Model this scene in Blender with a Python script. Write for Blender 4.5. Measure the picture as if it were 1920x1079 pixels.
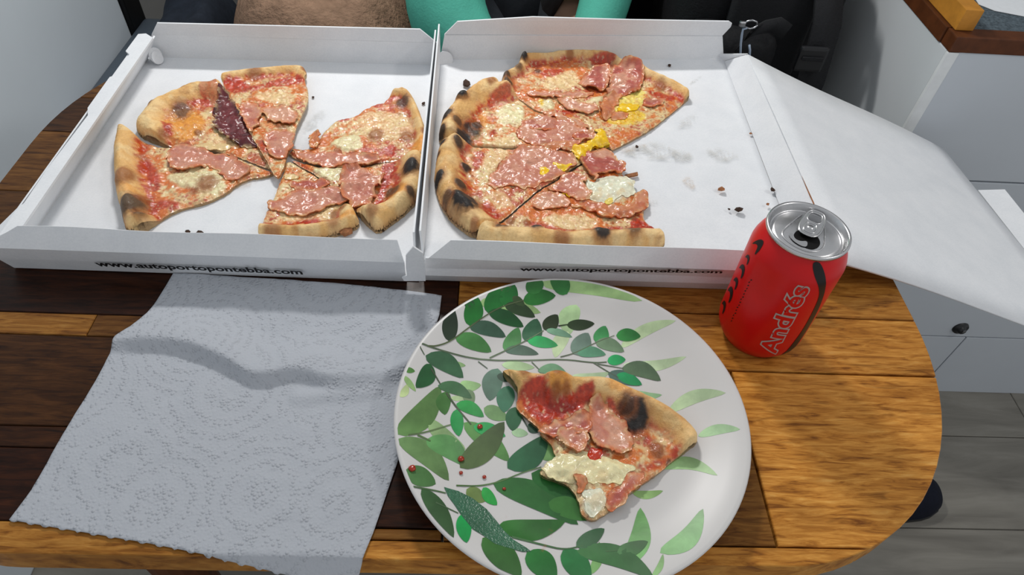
import bpy, bmesh, math, random
import numpy as np
from mathutils import Vector, Matrix
from mathutils.geometry import delaunay_2d_cdt

for o_ in list(bpy.data.objects):
    bpy.data.objects.remove(o_, do_unlink=True)
scene = bpy.context.scene
COL = scene.collection

# ------------------------------------------------------------------ camera
IW, IH = 1920, 1079
ZT = 0.70                                  # height of the table top above the floor
FPX = 1260.9
CAM_O = np.array([0.0, 0.0, ZT + 0.4189])
RT = np.array([0.99848749, -0.00296489, 0.05489942])
UP = np.array([-0.03427997, 0.74710819, 0.66381792])
FW = np.array([0.04298395, 0.66469584, -0.74587654])
cam_d = bpy.data.cameras.new('camera')
cam_d.sensor_width = 36.0
cam_d.sensor_fit = 'HORIZONTAL'
cam_d.lens = FPX * 36.0 / IW
cam_d.clip_start = 0.01
cam = bpy.data.objects.new('camera', cam_d)
COL.objects.link(cam)
cam.matrix_world = Matrix(((RT[0], UP[0], -FW[0], CAM_O[0]),
                           (RT[1], UP[1], -FW[1], CAM_O[1]),
                           (RT[2], UP[2], -FW[2], CAM_O[2]),
                           (0, 0, 0, 1)))
scene.camera = cam

# ------------------------------------------------------------------ light
world = bpy.data.worlds.new('world')
scene.world = world
world.use_nodes = True
bg = world.node_tree.nodes['Background']
bg.inputs[0].default_value = (0.94, 0.97, 1.0, 1)
bg.inputs[1].default_value = 0.47

def area_light(name, loc, target, sx, sy, power, colr=(1, 1, 1)):
    l = bpy.data.lights.new(name, 'AREA')
    l.shape = 'RECTANGLE'; l.size = sx; l.size_y = sy
    l.energy = power; l.color = colr
    ob = bpy.data.objects.new(name, l)
    COL.objects.link(ob)
    ob.location = loc
    d = Vector(target) - Vector(loc)
    ob.rotation_euler = d.to_track_quat('-Z', 'Y').to_euler()
    return ob

area_light('ceiling_lamp_over_bench', (-0.15, 1.11, ZT + 0.78), (0.0, 0.45, ZT), 0.16, 0.06, 6.0, (1.0, 0.98, 0.95))
area_light('ceiling_lamp_over_aisle', (1.05, 0.10, ZT + 1.05), (0.30, 0.30, ZT), 0.30, 0.10, 2.6, (1.0, 0.97, 0.93))

vs = scene.view_settings
vs.view_transform = 'Standard'
vs.look = 'None'
vs.exposure = 0.0
vs.gamma = 1.0
vs.use_curve_mapping = False

# ------------------------------------------------------------------ helpers
rng = random.Random(7)

def lin(r, g=None, b=None):
    if g is None:
        r, g, b = r
    out = []
    for c in (r, g, b):
        c /= 255.0
        out.append(c / 12.92 if c <= 0.04045 else ((c + 0.055) / 1.055) ** 2.4)
    return tuple(out)

def c4(rgb):
    return (*lin(rgb), 1.0)

def ray(u, v):
    return (u - IW / 2) / FPX * RT - (v - IH / 2) / FPX * UP + FW

def px(u, v, z=None, x=None, y=None):
    """photo pixel -> world point on the plane z (above table top), x or y"""
    d = ray(u, v)
    if z is not None:
        t = (ZT + z - CAM_O[2]) / d[2]
    elif x is not None:
        t = (x - CAM_O[0]) / d[0]
    else:
        t = (y - CAM_O[1]) / d[1]
    return CAM_O + d * t

# zoom windows in which pixel positions were read: origin x, origin y, scale
CROP = {'A': (200, 100, 3.0825), 'B': (470, 150, 3.48), 'C': (800, 80, 4.9036), 'D': (800, 250, 4.693),
        'E': (1030, 80, 4.9036), 'F': (1000, 230, 4.314), 'G': (790, 60, 2.509), 'K': (930, 680, 3.5975),
        'a': (740, 510, 5.333), 'b': (1000, 510, 5.333), 'c': (735, 690, 5.8), 'd': (740, 870, 5.1865),
        'e': (1060, 870, 5.1865), 'f': (1060, 690, 5.1865), 'N': (1300, 340, 2.997), 'X': (0, 0, 1.0)}

def q(key, pts):
    ox, oy, s = CROP[key]
    return [(ox + x / s, oy + y / s) for x, y in pts]

class Noise2:
    def __init__(self, seed):
        r = np.random.RandomState(seed)
        self.t = r.rand(256, 256)
    def n(self, x, y):
        xi = np.floor(x).astype(int); yi = np.floor(y).astype(int)
        fx = x - xi; fy = y - yi
        fx = fx * fx * (3 - 2 * fx); fy = fy * fy * (3 - 2 * fy)
        t = self.t
        a = t[xi & 255, yi & 255]; b = t[(xi + 1) & 255, yi & 255]
        c = t[xi & 255, (yi + 1) & 255]; d = t[(xi + 1) & 255, (yi + 1) & 255]
        return (a * (1 - fx) + b * fx) * (1 - fy) + (c * (1 - fx) + d * fx) * fy
    def fbm(self, x, y, s, o=3):
        """~0..1 noise; s = feature frequency per metre"""
        r = 0; amp = 1; tot = 0
        for i in range(o):
            r = r + amp * self.n(x * s + 17.3 * i, y * s + 9.1 * i)
            tot += amp; amp *= 0.5; s *= 2.03
        return r / tot

def sstep(a, b, x):
    t = np.clip((x - a) / (b - a), 0, 1)
    return t * t * (3 - 2 * t)

def dist_poly(P, L, closed=True):
    """distance of points P (n,2) to polyline L (m,2)"""
    L = np.asarray(L)
    A = L if closed else L[:-1]
    Bp = np.roll(L, -1, 0) if closed else L[1:]
    best = np.full(len(P), 1e9)
    for a, b in zip(A, Bp):
        ab = b - a
        t = np.clip(((P - a) @ ab) / max(ab @ ab, 1e-12), 0, 1)
        dd = P - (a + t[:, None] * ab)
        best = np.minimum(best, np.hypot(dd[:, 0], dd[:, 1]))
    return best

def inside(P, L):
    L = np.asarray(L)
    res = np.zeros(len(P), bool)
    j = len(L) - 1
    for i in range(len(L)):
        xi, yi = L[i]; xj, yj = L[j]
        if yi != yj:
            cond = ((yi > P[:, 1]) != (yj > P[:, 1])) & (P[:, 0] < (xj - xi) * (P[:, 1] - yi) / (yj - yi) + xi)
            res ^= cond
        j = i
    return res

def sdist(P, L):
    """signed distance, positive inside"""
    d = dist_poly(P, L)
    return np.where(inside(P, L), d, -d)

def resample(L, step, closed=True):
    L = [np.asarray(p, float) for p in L]
    n = len(L); out = []
    rngk = range(n) if closed else range(n - 1)
    for i in rngk:
        a, b = L[i], L[(i + 1) % n]
        k = max(1, int(round(np.linalg.norm(b - a) / step)))
        for j in range(k):
            out.append(a + (b - a) * j / k)
    if not closed:
        out.append(L[-1])
    return np.array(out)

def smooth_poly(L, it=2, closed=True):
    """Chaikin rounding"""
    L = np.asarray(L, float)
    for _ in range(it):
        if closed:
            N = np.roll(L, -1, 0)
            L = np.stack([L * .75 + N * .25, L * .25 + N * .75], 1).reshape(-1, 2)
        else:
            A, N = L[:-1], L[1:]
            M = np.stack([A * .75 + N * .25, A * .25 + N * .75], 1).reshape(-1, 2)
            L = np.vstack([L[:1], M, L[-1:]])
    return L

def triangulate(outline, g):
    """outline (n,2) -> verts (m,2), tris, first n verts are the outline"""
    lo, hi = outline.min(0), outline.max(0)
    xs = np.arange(lo[0], hi[0], g); ys = np.arange(lo[1], hi[1], g * 0.866)
    X, Y = np.meshgrid(xs, ys)
    X[1::2] += g / 2
    P = np.stack([X.ravel(), Y.ravel()], 1)
    P = P[inside(P, outline)]
    if len(P):
        P = P[dist_poly(P, outline) > g * 0.55]
    V = np.vstack([outline, P]) if len(P) else outline
    r = delaunay_2d_cdt([Vector(p) for p in V], [], [list(range(len(outline)))], 1, 1e-7)
    tv = np.array([(p.x, p.y) for p in r[0]])
    faces = [tuple(f) for f in r[2]]
    inv = {}
    for i, src in enumerate(r[3]):
        for s in src:
            if s < len(outline):
                inv[s] = i
    rim = [inv[i] for i in range(len(outline)) if i in inv]
    return tv, faces, rim

def wloc(o):
    v = Vector((0, 0, 0))
    while o is not None:
        v = v + o.location
        o = o.parent
    return v

def mesh_obj(name, verts, faces, mat, parent=None, loc=None, smooth=False, cols=None, wet=None):
    me = bpy.data.meshes.new(name)
    v = np.asarray(verts, float)
    if loc is None:
        loc = (0, 0, 0)
    v = v - np.asarray(loc)
    me.from_pydata(v.tolist(), [], [tuple(int(i) for i in f) for f in faces])
    if cols is not None:
        at = me.color_attributes.new('Col', 'FLOAT_COLOR', 'POINT')
        buf = np.ones((len(v), 4), np.float32); buf[:, :3] = cols
        at.data.foreach_set('color', buf.ravel())
    if wet is not None:
        at = me.attributes.new('wet', 'FLOAT', 'POINT')
        at.data.foreach_set('value', np.asarray(wet, np.float32))
    me.materials.append(mat)
    if smooth:
        me.polygons.foreach_set('use_smooth', [True] * len(me.polygons))
    me.update()
    ob = bpy.data.objects.new(name, me)
    COL.objects.link(ob)
    ob.location = loc
    if parent is not None:
        ob.parent = parent
        ob.location = Vector(loc) - wloc(parent)
    return ob

def empty(name, loc):
    e = bpy.data.objects.new(name, None)
    COL.objects.link(e)
    e.location = loc
    e.empty_display_size = 0.03
    return e

def tag(o, label, cat, group=None):
    o['label'] = label
    o['category'] = cat
    if group:
        o['group'] = group
    return o

def struct(o, label, cat=None):
    o['kind'] = 'structure'
    o['label'] = label
    o['category'] = cat or 'structure'
    return o

def bm_obj(name, bm, mat, parent=None, loc=(0, 0, 0), smooth=False):
    me = bpy.data.meshes.new(name)
    bm.normal_update()
    bm.to_mesh(me); bm.free()
    me.transform(Matrix.Translation(-Vector(loc)))
    me.materials.append(mat)
    if smooth:
        me.polygons.foreach_set('use_smooth', [True] * len(me.polygons))
    ob = bpy.data.objects.new(name, me)
    COL.objects.link(ob)
    ob.location = loc
    if parent is not None:
        ob.parent = parent
        ob.location = Vector(loc) - wloc(parent)
    return ob

def box_bm(lo, hi, bev=0.0, seg=2, bm=None):
    bm = bm or bmesh.new()
    r = bmesh.ops.create_cube(bm, size=1.0)
    c = [(a + b) / 2 for a, b in zip(lo, hi)]
    s = [b - a for a, b in zip(lo, hi)]
    for v in r['verts']:
        v.co = Vector((c[0] + v.co.x * s[0], c[1] + v.co.y * s[1], c[2] + v.co.z * s[2]))
    if bev > 0:
        es = list({e for v in r['verts'] for e in v.link_edges})
        bmesh.ops.bevel(bm, geom=es, offset=bev, segments=seg, affect='EDGES', profile=0.6)
    return bm

def prism_bm(poly, z0, z1, bev=0.0):
    bm = bmesh.new()
    vs_ = [bm.verts.new((p[0], p[1], z0)) for p in poly]
    f = bm.faces.new(vs_)
    r = bmesh.ops.extrude_face_region(bm, geom=[f])
    top = [g for g in r['geom'] if isinstance(g, bmesh.types.BMVert)]
    for v in top:
        v.co.z = z1
    bmesh.ops.recalc_face_normals(bm, faces=bm.faces)
    if bev > 0:
        tops = set(top)
        es = [e for e in bm.edges if e.verts[0] in tops and e.verts[1] in tops]
        bmesh.ops.bevel(bm, geom=es, offset=bev, segments=1, affect='EDGES')
    return bm

def sheet(name, rows, mat, parent, th=0.0022, smooth=False, offset=-1):
    """rows: list of polylines (same count) spanning a surface, world coordinates; gets a thickness"""
    rows = [[np.asarray(p, float) for p in r] for r in rows]
    n = len(rows[0]); verts = [p for r in rows for p in r]
    faces = []
    for i in range(len(rows) - 1):
        for j in range(n - 1):
            a = i * n + j
            faces.append((a, a + 1, a + n + 1, a + n))
    ob = mesh_obj(name, verts, faces, mat, parent, loc=tuple(np.mean(verts, 0)), smooth=smooth)
    m = ob.modifiers.new('thickness', 'SOLIDIFY')
    m.thickness = th; m.offset = offset
    return ob

def poly_sheet(name, pts, mat, parent, th=0.002, offset=0):
    pts = [np.asarray(p, float) for p in pts]
    ob = mesh_obj(name, pts, [tuple(range(len(pts)))], mat, parent, loc=tuple(np.mean(pts, 0)))
    m = ob.modifiers.new('thickness', 'SOLIDIFY')
    m.thickness = th; m.offset = offset
    return ob

def tube_bm(path, r, seg=8, bm=None, caps=True):
    bm = bm or bmesh.new()
    path = [Vector(p) for p in path]
    rr = r if isinstance(r, (list, tuple)) else [r] * len(path)
    rings = []
    nrm = None
    for i, p in enumerate(path):
        t = (path[min(i + 1, len(path) - 1)] - path[max(i - 1, 0)]).normalized()
        if nrm is None:
            nrm = t.orthogonal().normalized()
        else:
            nrm = (nrm - t * nrm.dot(t)).normalized()
        b = t.cross(nrm)
        rings.append([bm.verts.new(p + (nrm * math.cos(2 * math.pi * k / seg) + b * math.sin(2 * math.pi * k / seg)) * rr[i]) for k in range(seg)])
    for a, b in zip(rings, rings[1:]):
        for k in range(seg):
            bm.faces.new((a[k], a[(k + 1) % seg], b[(k + 1) % seg], b[k]))
    if caps:
        bm.faces.new(rings[0][::-1]); bm.faces.new(rings[-1])
    return bm

def lathe_bm(prof, seg=64, centre=(0, 0, 0), caps=False):
    bm = bmesh.new()
    rings = []
    for r, z in prof:
        if r < 1e-6:
            rings.append([bm.verts.new((centre[0], centre[1], centre[2] + z))])
        else:
            rings.append([bm.verts.new((centre[0] + r * math.cos(2 * math.pi * k / seg), centre[1] + r * math.sin(2 * math.pi * k / seg), centre[2] + z)) for k in range(seg)])
    for a, b in zip(rings, rings[1:]):
        for k in range(seg):
            if len(a) == 1:
                bm.faces.new((a[0], b[k], b[(k + 1) % seg]))
            elif len(b) == 1:
                bm.faces.new((a[k], a[(k + 1) % seg], b[0]))
            else:
                bm.faces.new((a[k], a[(k + 1) % seg], b[(k + 1) % seg], b[k]))
    bmesh.ops.recalc_face_normals(bm, faces=bm.faces)
    return bm

# ------------------------------------------------------------------ materials
def new_mat(name):
    m = bpy.data.materials.new(name)
    m.use_nodes = True
    nt = m.node_tree
    return m, nt, nt.nodes['Principled BSDF']

def node(nt, typ, **kw):
    n = nt.nodes.new(typ)
    for k, v in kw.items():
        setattr(n, k, v)
    return n

def ramp(nt, fac, stops):
    r = node(nt, 'ShaderNodeValToRGB')
    el = r.color_ramp.elements
    while len(el) > len(stops):
        el.remove(el[-1])
    while len(el) < len(stops):
        el.new(0.5)
    for e, (p, c) in zip(el, stops):
        e.position = p
        e.color = c if len(c) == 4 else (*c, 1)
    nt.links.new(fac, r.inputs[0])
    return r.outputs[0]

def noise(nt, scale, detail=3, rough=0.5, vec=None, dist=0.0):
    n = node(nt, 'ShaderNodeTexNoise')
    n.inputs['Scale'].default_value = scale
    n.inputs['Detail'].default_value = detail
    n.inputs['Roughness'].default_value = rough
    n.inputs['Distortion'].default_value = dist
    if vec is not None:
        nt.links.new(vec, n.inputs['Vector'])
    return n.outputs['Fac']

def coords(nt, scale=(1, 1, 1), kind='Object', rot=(0, 0, 0)):
    tc = node(nt, 'ShaderNodeTexCoord')
    mp = node(nt, 'ShaderNodeMapping')
    mp.inputs['Scale'].default_value = scale
    mp.inputs['Rotation'].default_value = rot
    nt.links.new(tc.outputs[kind], mp.inputs['Vector'])
    return mp.outputs[0]

def bump(nt, bsdf, h, strength=0.3, dist=0.001):
    b = node(nt, 'ShaderNodeBump')
    b.inputs['Strength'].default_value = strength
    b.inputs['Distance'].default_value = dist
    nt.links.new(h, b.inputs['Height'])
    nt.links.new(b.outputs[0], bsdf.inputs['Normal'])
    return b

def mixc(nt, fac, a, b, typ='MIX'):
    m = node(nt, 'ShaderNodeMix', data_type='RGBA', blend_type=typ)
    for inp, val in ((m.inputs[0], fac), (m.inputs[6], a), (m.inputs[7], b)):
        if isinstance(val, (int, float)):
            inp.default_value = val
        elif isinstance(val, tuple):
            inp.default_value = val if len(val) == 4 else (*val, 1)
        else:
            nt.links.new(val, inp)
    return m.outputs[2]

def plain(name, rgb, rough=0.5, spec=0.5, metal=0.0, var=0.06, nscale=40, bumpd=0.0, bscale=200, bstr=0.3):
    m, nt, b = new_mat(name)
    base = lin(rgb)
    f = noise(nt, nscale, 4, 0.6, coords(nt))
    lo = tuple(max(0, c * (1 - var)) for c in base); hi = tuple(min(1, c * (1 + var)) for c in base)
    nt.links.new(ramp(nt, f, [(0.3, lo), (0.7, hi)]), b.inputs['Base Color'])
    b.inputs['Roughness'].default_value = rough
    b.inputs['Specular IOR Level'].default_value = spec
    b.inputs['Metallic'].default_value = metal
    if bumpd > 0:
        bump(nt, b, noise(nt, bscale, 4, 0.6, coords(nt)), bstr, bumpd)
    return m

M = {}
# cardboard: white coated board with faint mottling
def cardboard():
    m, nt, b = new_mat('white_cardboard')
    f = noise(nt, 30, 4, 0.6, coords(nt))
    g = noise(nt, 600, 2, 0.5, coords(nt))
    c = mixc(nt, 0.12, ramp(nt, f, [(0.3, lin(224, 227, 231)), (0.7, lin(234, 236, 239))]), ramp(nt, g, [(0.35, lin(200, 203, 208)), (0.6, lin(240, 241, 243))]))
    nt.links.new(c, b.inputs['Base Color'])
    b.inputs['Roughness'].default_value = 0.55
    b.inputs['Specular IOR Level'].default_value = 0.3
    bump(nt, b, noise(nt, 45, 3, 0.5, coords(nt)), 0.25, 0.0008)
    return m
M['card'] = cardboard()
M['ink'] = plain('black_ink', (18, 18, 20), 0.6, 0.3)

def wood(name):
    m, nt, b = new_mat(name)
    at = node(nt, 'ShaderNodeAttribute', attribute_type='OBJECT', attribute_name='tone')
    sd = node(nt, 'ShaderNodeAttribute', attribute_type='OBJECT', attribute_name='seed')
    tc = node(nt, 'ShaderNodeTexCoord')
    geo = node(nt, 'ShaderNodeNewGeometry')
    add = node(nt, 'ShaderNodeVectorMath', operation='ADD')
    cmb = node(nt, 'ShaderNodeCombineXYZ')
    nt.links.new(sd.outputs['Fac'], cmb.inputs[0]); nt.links.new(sd.outputs['Fac'], cmb.inputs[1])
    nt.links.new(geo.outputs['Position'], add.inputs[0]); nt.links.new(cmb.outputs[0], add.inputs[1])
    def mapped(s):
        mp = node(nt, 'ShaderNodeMapping'); mp.inputs['Scale'].default_value = s
        nt.links.new(add.outputs[0], mp.inputs[0]); return mp.outputs[0]
    grain = noise(nt, 1.0, 5, 0.62, mapped((34, 260, 60)), 0.8)
    broad = noise(nt, 1.0, 3, 0.55, mapped((7, 38, 20)), 1.2)
    fine = noise(nt, 1.0, 2, 0.5, mapped((120, 1500, 200)))
    light = ramp(nt, grain, [(0.30, lin(126, 74, 28)), (0.45, lin(188, 124, 50)), (0.6, lin(216, 152, 70)), (0.75, lin(230, 174, 94))])
    dark = ramp(nt, grain, [(0.28, lin(22, 9, 4)), (0.5, lin(44, 20, 8)), (0.75, lin(66, 33, 14))])
    c = mixc(nt, at.outputs['Fac'], dark, light)
    c = mixc(nt, 0.55, c, ramp(nt, broad, [(0.28, (0.50, 0.43, 0.36)), (0.52, (1, 1, 1)), (0.8, (1.15, 1.12, 1.05))]), 'MULTIPLY')
    c = mixc(nt, 0.25, c, ramp(nt, fine, [(0.35, (0.5, 0.45, 0.4)), (0.55, (1, 1, 1))]), 'MULTIPLY')
    knot = noise(nt, 1.0, 3, 0.5, mapped((11, 75, 20)), 2.2)
    c = mixc(nt, 0.6, c, ramp(nt, knot, [(0.62, (1, 1, 1)), (0.72, (0.30, 0.24, 0.20))]), 'MULTIPLY')
    nt.links.new(c, b.inputs['Base Color'])
    b.inputs['Roughness'].default_value = 0.36
    b.inputs['Specular IOR Level'].default_value = 0.14
    bump(nt, b, fine, 0.08, 0.0004)
    return m
M['wood'] = wood('oiled_acacia_wood')

def food(name, bump_s=1.0, sub=0.05):
    """colour and wetness come from the mesh; fine mottling and relief are procedural"""
    m, nt, b = new_mat(name)
    at = node(nt, 'ShaderNodeAttribute', attribute_name='Col')
    wt = node(nt, 'ShaderNodeAttribute', attribute_name='wet')
    v = coords(nt)
    n1 = noise(nt, 420, 4, 0.65, v, 0.4)
    n2 = noise(nt, 1300, 2, 0.5, v)
    n3 = noise(nt, 110, 3, 0.5, v, 0.6)
    c = mixc(nt, 0.45, at.outputs['Color'], ramp(nt, n1, [(0.28, (0.72, 0.56, 0.42)), (0.48, (1, 1, 1)), (0.72, (1.2, 1.18, 1.14))]), 'MULTIPLY')
    c = mixc(nt, 0.18, c, ramp(nt, n2, [(0.3, (0.72, 0.66, 0.6)), (0.6, (1.08, 1.08, 1.08))]), 'MULTIPLY')
    nt.links.new(c, b.inputs['Base Color'])
    mr = node(nt, 'ShaderNodeMapRange')
    mr.inputs[3].default_value = 0.72; mr.inputs[4].default_value = 0.10
    nt.links.new(wt.outputs['Fac'], mr.inputs[0])
    nt.links.new(mr.outputs[0], b.inputs['Roughness'])
    b.inputs['Specular IOR Level'].default_value = 0.5
    b.inputs['Subsurface Weight'].default_value = sub
    b.inputs['Subsurface Radius'].default_value = (1.0, 0.5, 0.3)
    b.inputs['Subsurface Scale'].default_value = 0.002
    cw = node(nt, 'ShaderNodeMath', operation='MULTIPLY'); cw.inputs[1].default_value = 0.32
    nt.links.new(wt.outputs['Fac'], cw.inputs[0]); nt.links.new(cw.outputs[0], b.inputs['Coat Weight'])
    b.inputs['Coat Roughness'].default_value = 0.07
    ad = node(nt, 'ShaderNodeMath', operation='MULTIPLY_ADD')
    nt.links.new(n3, ad.inputs[0]); ad.inputs[1].default_value = 2.2
    nt.links.new(n1, ad.inputs[2])
    bump(nt, b, ad.outputs[0], 0.36 * bump_s, 0.0022)
    return m
M['pizza'] = food('pizza_surface', 1.0)
M['ham'] = food('cured_ham', 0.55, 0.08)
M['egg'] = food('cooked_egg', 0.45, 0.10)
M['crumb'] = plain('burnt_crust', (62, 44, 34), 0.8, 0.3, 0, 0.4, 300, 0.001, 500)
M['crumb_tan'] = plain('baked_crumb', (150, 98, 62), 0.7, 0.3, 0, 0.4, 300, 0.001, 500)

def attr_mat(name, rough, spec=0.5, bump_d=0, mott=0.3, mscale=120):
    m, nt, b = new_mat(name)
    at = node(nt, 'ShaderNodeAttribute', attribute_name='Col')
    n1 = noise(nt, mscale, 4, 0.6, coords(nt), 0.5)
    c = mixc(nt, mott, at.outputs['Color'], ramp(nt, n1, [(0.3, (0.6, 0.62, 0.6)), (0.55, (1, 1, 1)), (0.75, (1.25, 1.2, 1.2))]), 'MULTIPLY')
    nt.links.new(c, b.inputs['Base Color'])
    b.inputs['Roughness'].default_value = rough
    b.inputs['Specular IOR Level'].default_value = spec
    if bump_d:
        bump(nt, b, n1, 0.3, bump_d)
    return m
M['leafprint'] = attr_mat('watercolour_leaf_print', 0.38, 0.4, 0, 0.55, 70)
M['leafwet'] = attr_mat('greasy_leaf_print', 0.18, 0.6, 0.0022, 0.6, 700)
M['plate'] = plain('off_white_melamine', (208, 206, 204), 0.36, 0.4, 0, 0.015, 20)

def towel_mat():
    m, nt, b = new_mat('embossed_paper_towel')
    v = coords(nt)
    vor = node(nt, 'ShaderNodeTexVoronoi')
    vor.inputs['Scale'].default_value = 430
    nt.links.new(v, vor.inputs['Vector'])
    dots = ramp(nt, vor.outputs['Distance'], [(0.15, (1, 1, 1)), (0.55, (0, 0, 0))])
    w = node(nt, 'ShaderNodeTexVoronoi', feature='F1')
    w.inputs['Scale'].default_value = 13
    nt.links.new(v, w.inputs['Vector'])
    mul = node(nt, 'ShaderNodeMath', operation='MULTIPLY'); mul.inputs[1].default_value = 62
    nt.links.new(w.outputs['Distance'], mul.inputs[0])
    sn = node(nt, 'ShaderNodeMath', operation='SINE'); nt.links.new(mul.outputs[0], sn.inputs[0])
    mr = node(nt, 'ShaderNodeMapRange'); mr.inputs[1].default_value = -0.6; mr.inputs[2].default_value = 0.8; mr.inputs[3].default_value = 0.22
    nt.links.new(sn.outputs[0], mr.inputs[0])
    mm = node(nt, 'ShaderNodeMath', operation='MULTIPLY'); nt.links.new(dots, mm.inputs[0]); nt.links.new(mr.outputs[0], mm.inputs[1])
    ad = node(nt, 'ShaderNodeMath', operation='MULTIPLY_ADD'); nt.links.new(noise(nt, 700, 2, 0.5, v), ad.inputs[0]); ad.inputs[1].default_value = 0.3
    nt.links.new(mm.outputs[0], ad.inputs[2])
    b.inputs['Base Color'].default_value = (*lin(180, 184, 191), 1)
    b.inputs['Roughness'].default_value = 0.95
    b.inputs['Specular IOR Level'].default_value = 0.1
    bump(nt, b, ad.outputs[0], 0.6, 0.0012)
    return m
M['towel'] = towel_mat()

M['can_red'] = plain('red_lacquered_metal', (206, 8, 14), 0.34, 0.35, 0.0, 0.05, 60)
M['can_dark'] = plain('black_can_print', (16, 12, 13), 0.4, 0.4)
M['can_grey'] = plain('silver_can_print', (176, 160, 156), 0.4, 0.4)
def brushed():
    m, nt, b = new_mat('bare_aluminium')
    b.inputs['Base Color'].default_value = (0.62, 0.62, 0.63, 1)
    b.inputs['Metallic'].default_value = 1.0
    nt.links.new(ramp(nt, noise(nt, 90, 3, 0.5, coords(nt)), [(0.3, (0.22, 0.22, 0.22)), (0.7, (0.36, 0.36, 0.36))]), b.inputs['Roughness'])
    return m
M['alu'] = brushed()
M['hole'] = plain('dark_can_inside', (10, 8, 8), 0.6, 0.2)
M['wall'] = plain('pale_grey_laminate', (226, 235, 243), 0.5, 0.35, 0, 0.03, 3)
M['wall_dim'] = plain('grey_lining', (128, 127, 124), 0.8, 0.2, 0, 0.05, 6, 0.001, 150)
M['cab'] = plain('light_grey_cabinet_board', (206, 211, 214), 0.5, 0.35, 0, 0.025, 5)
M['cab_front'] = plain('mid_grey_cabinet_front', (196, 202, 209), 0.45, 0.4, 0, 0.025, 5)
M['strip'] = plain('pale_edge_strip', (222, 225, 226), 0.5, 0.3)
M['trim_dark'] = plain('brown_stained_wood', (86, 46, 22), 0.5, 0.3, 0, 0.25, 60)
M['trim_gold'] = plain('yellow_pine_wood', (188, 128, 48), 0.5, 0.3, 0, 0.18, 50)
M['carpet'] = plain('grey_carpet', (92, 104, 112), 0.95, 0.1, 0, 0.45, 260, 0.003, 500, 0.8)
M['paper'] = plain('white_paper', (224, 228, 232), 0.8, 0.2, 0, 0.03, 120)
M['black_fab'] = plain('black_nylon', (20, 21, 24), 0.7, 0.3, 0, 0.3, 150, 0.002, 350, 0.5)
M['black_web'] = plain('black_webbing', (30, 31, 34), 0.75, 0.3, 0, 0.2, 400, 0.001, 700, 0.6)
M['black_plastic'] = plain('black_plastic', (24, 25, 28), 0.4, 0.5)
M['black_metal'] = plain('black_post', (10, 10, 11), 0.5, 0.3)
M['seat'] = plain('slate_leatherette', (86, 97, 108), 0.5, 0.4, 0, 0.08, 20, 0.001, 200)
M['navy'] = plain('dark_navy_cloth', (34, 40, 50), 0.85, 0.2, 0, 0.25, 60, 0.002, 250)
M['navy_shoe'] = plain('dark_navy_felt', (14, 18, 32), 0.8, 0.2, 0, 0.2, 90, 0.001, 400)
M['fleece'] = plain('brown_fleece', (146, 118, 98), 0.95, 0.1, 0, 0.22, 45, 0.006, 130, 0.9)
M['teal'] = plain('teal_knit', (86, 178, 158), 0.85, 0.2, 0, 0.08, 30, 0.002, 300)
M['charcoal'] = plain('charcoal_cloth', (62, 64, 70), 0.9, 0.15, 0, 0.15, 60, 0.002, 300)
M['skin'] = plain('skin', (206, 160, 136), 0.55, 0.4)
M['hair'] = plain('brown_hair', (60, 42, 30), 0.7, 0.3, 0, 0.3, 200)
M['chrome'] = plain('steel', (170, 172, 176), 0.3, 0.5, 1.0)
M['cord'] = plain('pale_blue_cord', (176, 192, 214), 0.6, 0.3)
def floor_mat():
    m, nt, b = new_mat('grey_oak_laminate')
    geo = node(nt, 'ShaderNodeNewGeometry')
    sd = node(nt, 'ShaderNodeAttribute', attribute_type='OBJECT', attribute_name='seed')
    cmb = node(nt, 'ShaderNodeCombineXYZ'); nt.links.new(sd.outputs['Fac'], cmb.inputs[0]); nt.links.new(sd.outputs['Fac'], cmb.inputs[1])
    add = node(nt, 'ShaderNodeVectorMath', operation='ADD')
    nt.links.new(geo.outputs['Position'], add.inputs[0]); nt.links.new(cmb.outputs[0], add.inputs[1])
    mp = node(nt, 'ShaderNodeMapping'); mp.inputs['Scale'].default_value = (4, 26, 1)
    nt.links.new(add.outputs[0], mp.inputs[0])
    f = noise(nt, 1.0, 5, 0.6, mp.outputs[0], 0.6)
    nt.links.new(ramp(nt, f, [(0.3, lin(108, 104, 96)), (0.55, lin(132, 128, 119)), (0.75, lin(148, 144, 135))]), b.inputs['Base Color'])
    b.inputs['Roughness'].default_value = 0.55
    return m
M['floor'] = floor_mat()

# ------------------------------------------------------------------ setting
# floor of grey planks
fl = bm_obj('floor', box_bm((-1.2, -0.8, -0.02), (1.9, 1.5, -0.004)), M['wall_dim'])
struct(fl, 'floor of wide grey wood-look planks under the table', 'floor')
PW = 0.1845
yk = 0.466 - 6 * PW
r_i = 0
while yk < 1.42:
    x = -1.2 + (0.37 * r_i) % 0.9 - 0.9
    while x < 1.9:
        a, b2 = max(x, -1.2), min(x + 1.2, 1.9)
        if b2 - a > 0.03 and yk > -0.8:
            p = bm_obj('floor_plank', prism_bm([(a + .0006, yk + .0008), (b2 - .0006, yk + .0008), (b2 - .0006, yk + PW - .0008), (a + .0006, yk + PW - .0008)], -0.004, 0.0, 0.0012), M['floor'], fl)
            p['seed'] = rng.random() * 20
        x += 1.2
    yk += PW; r_i += 1

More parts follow.
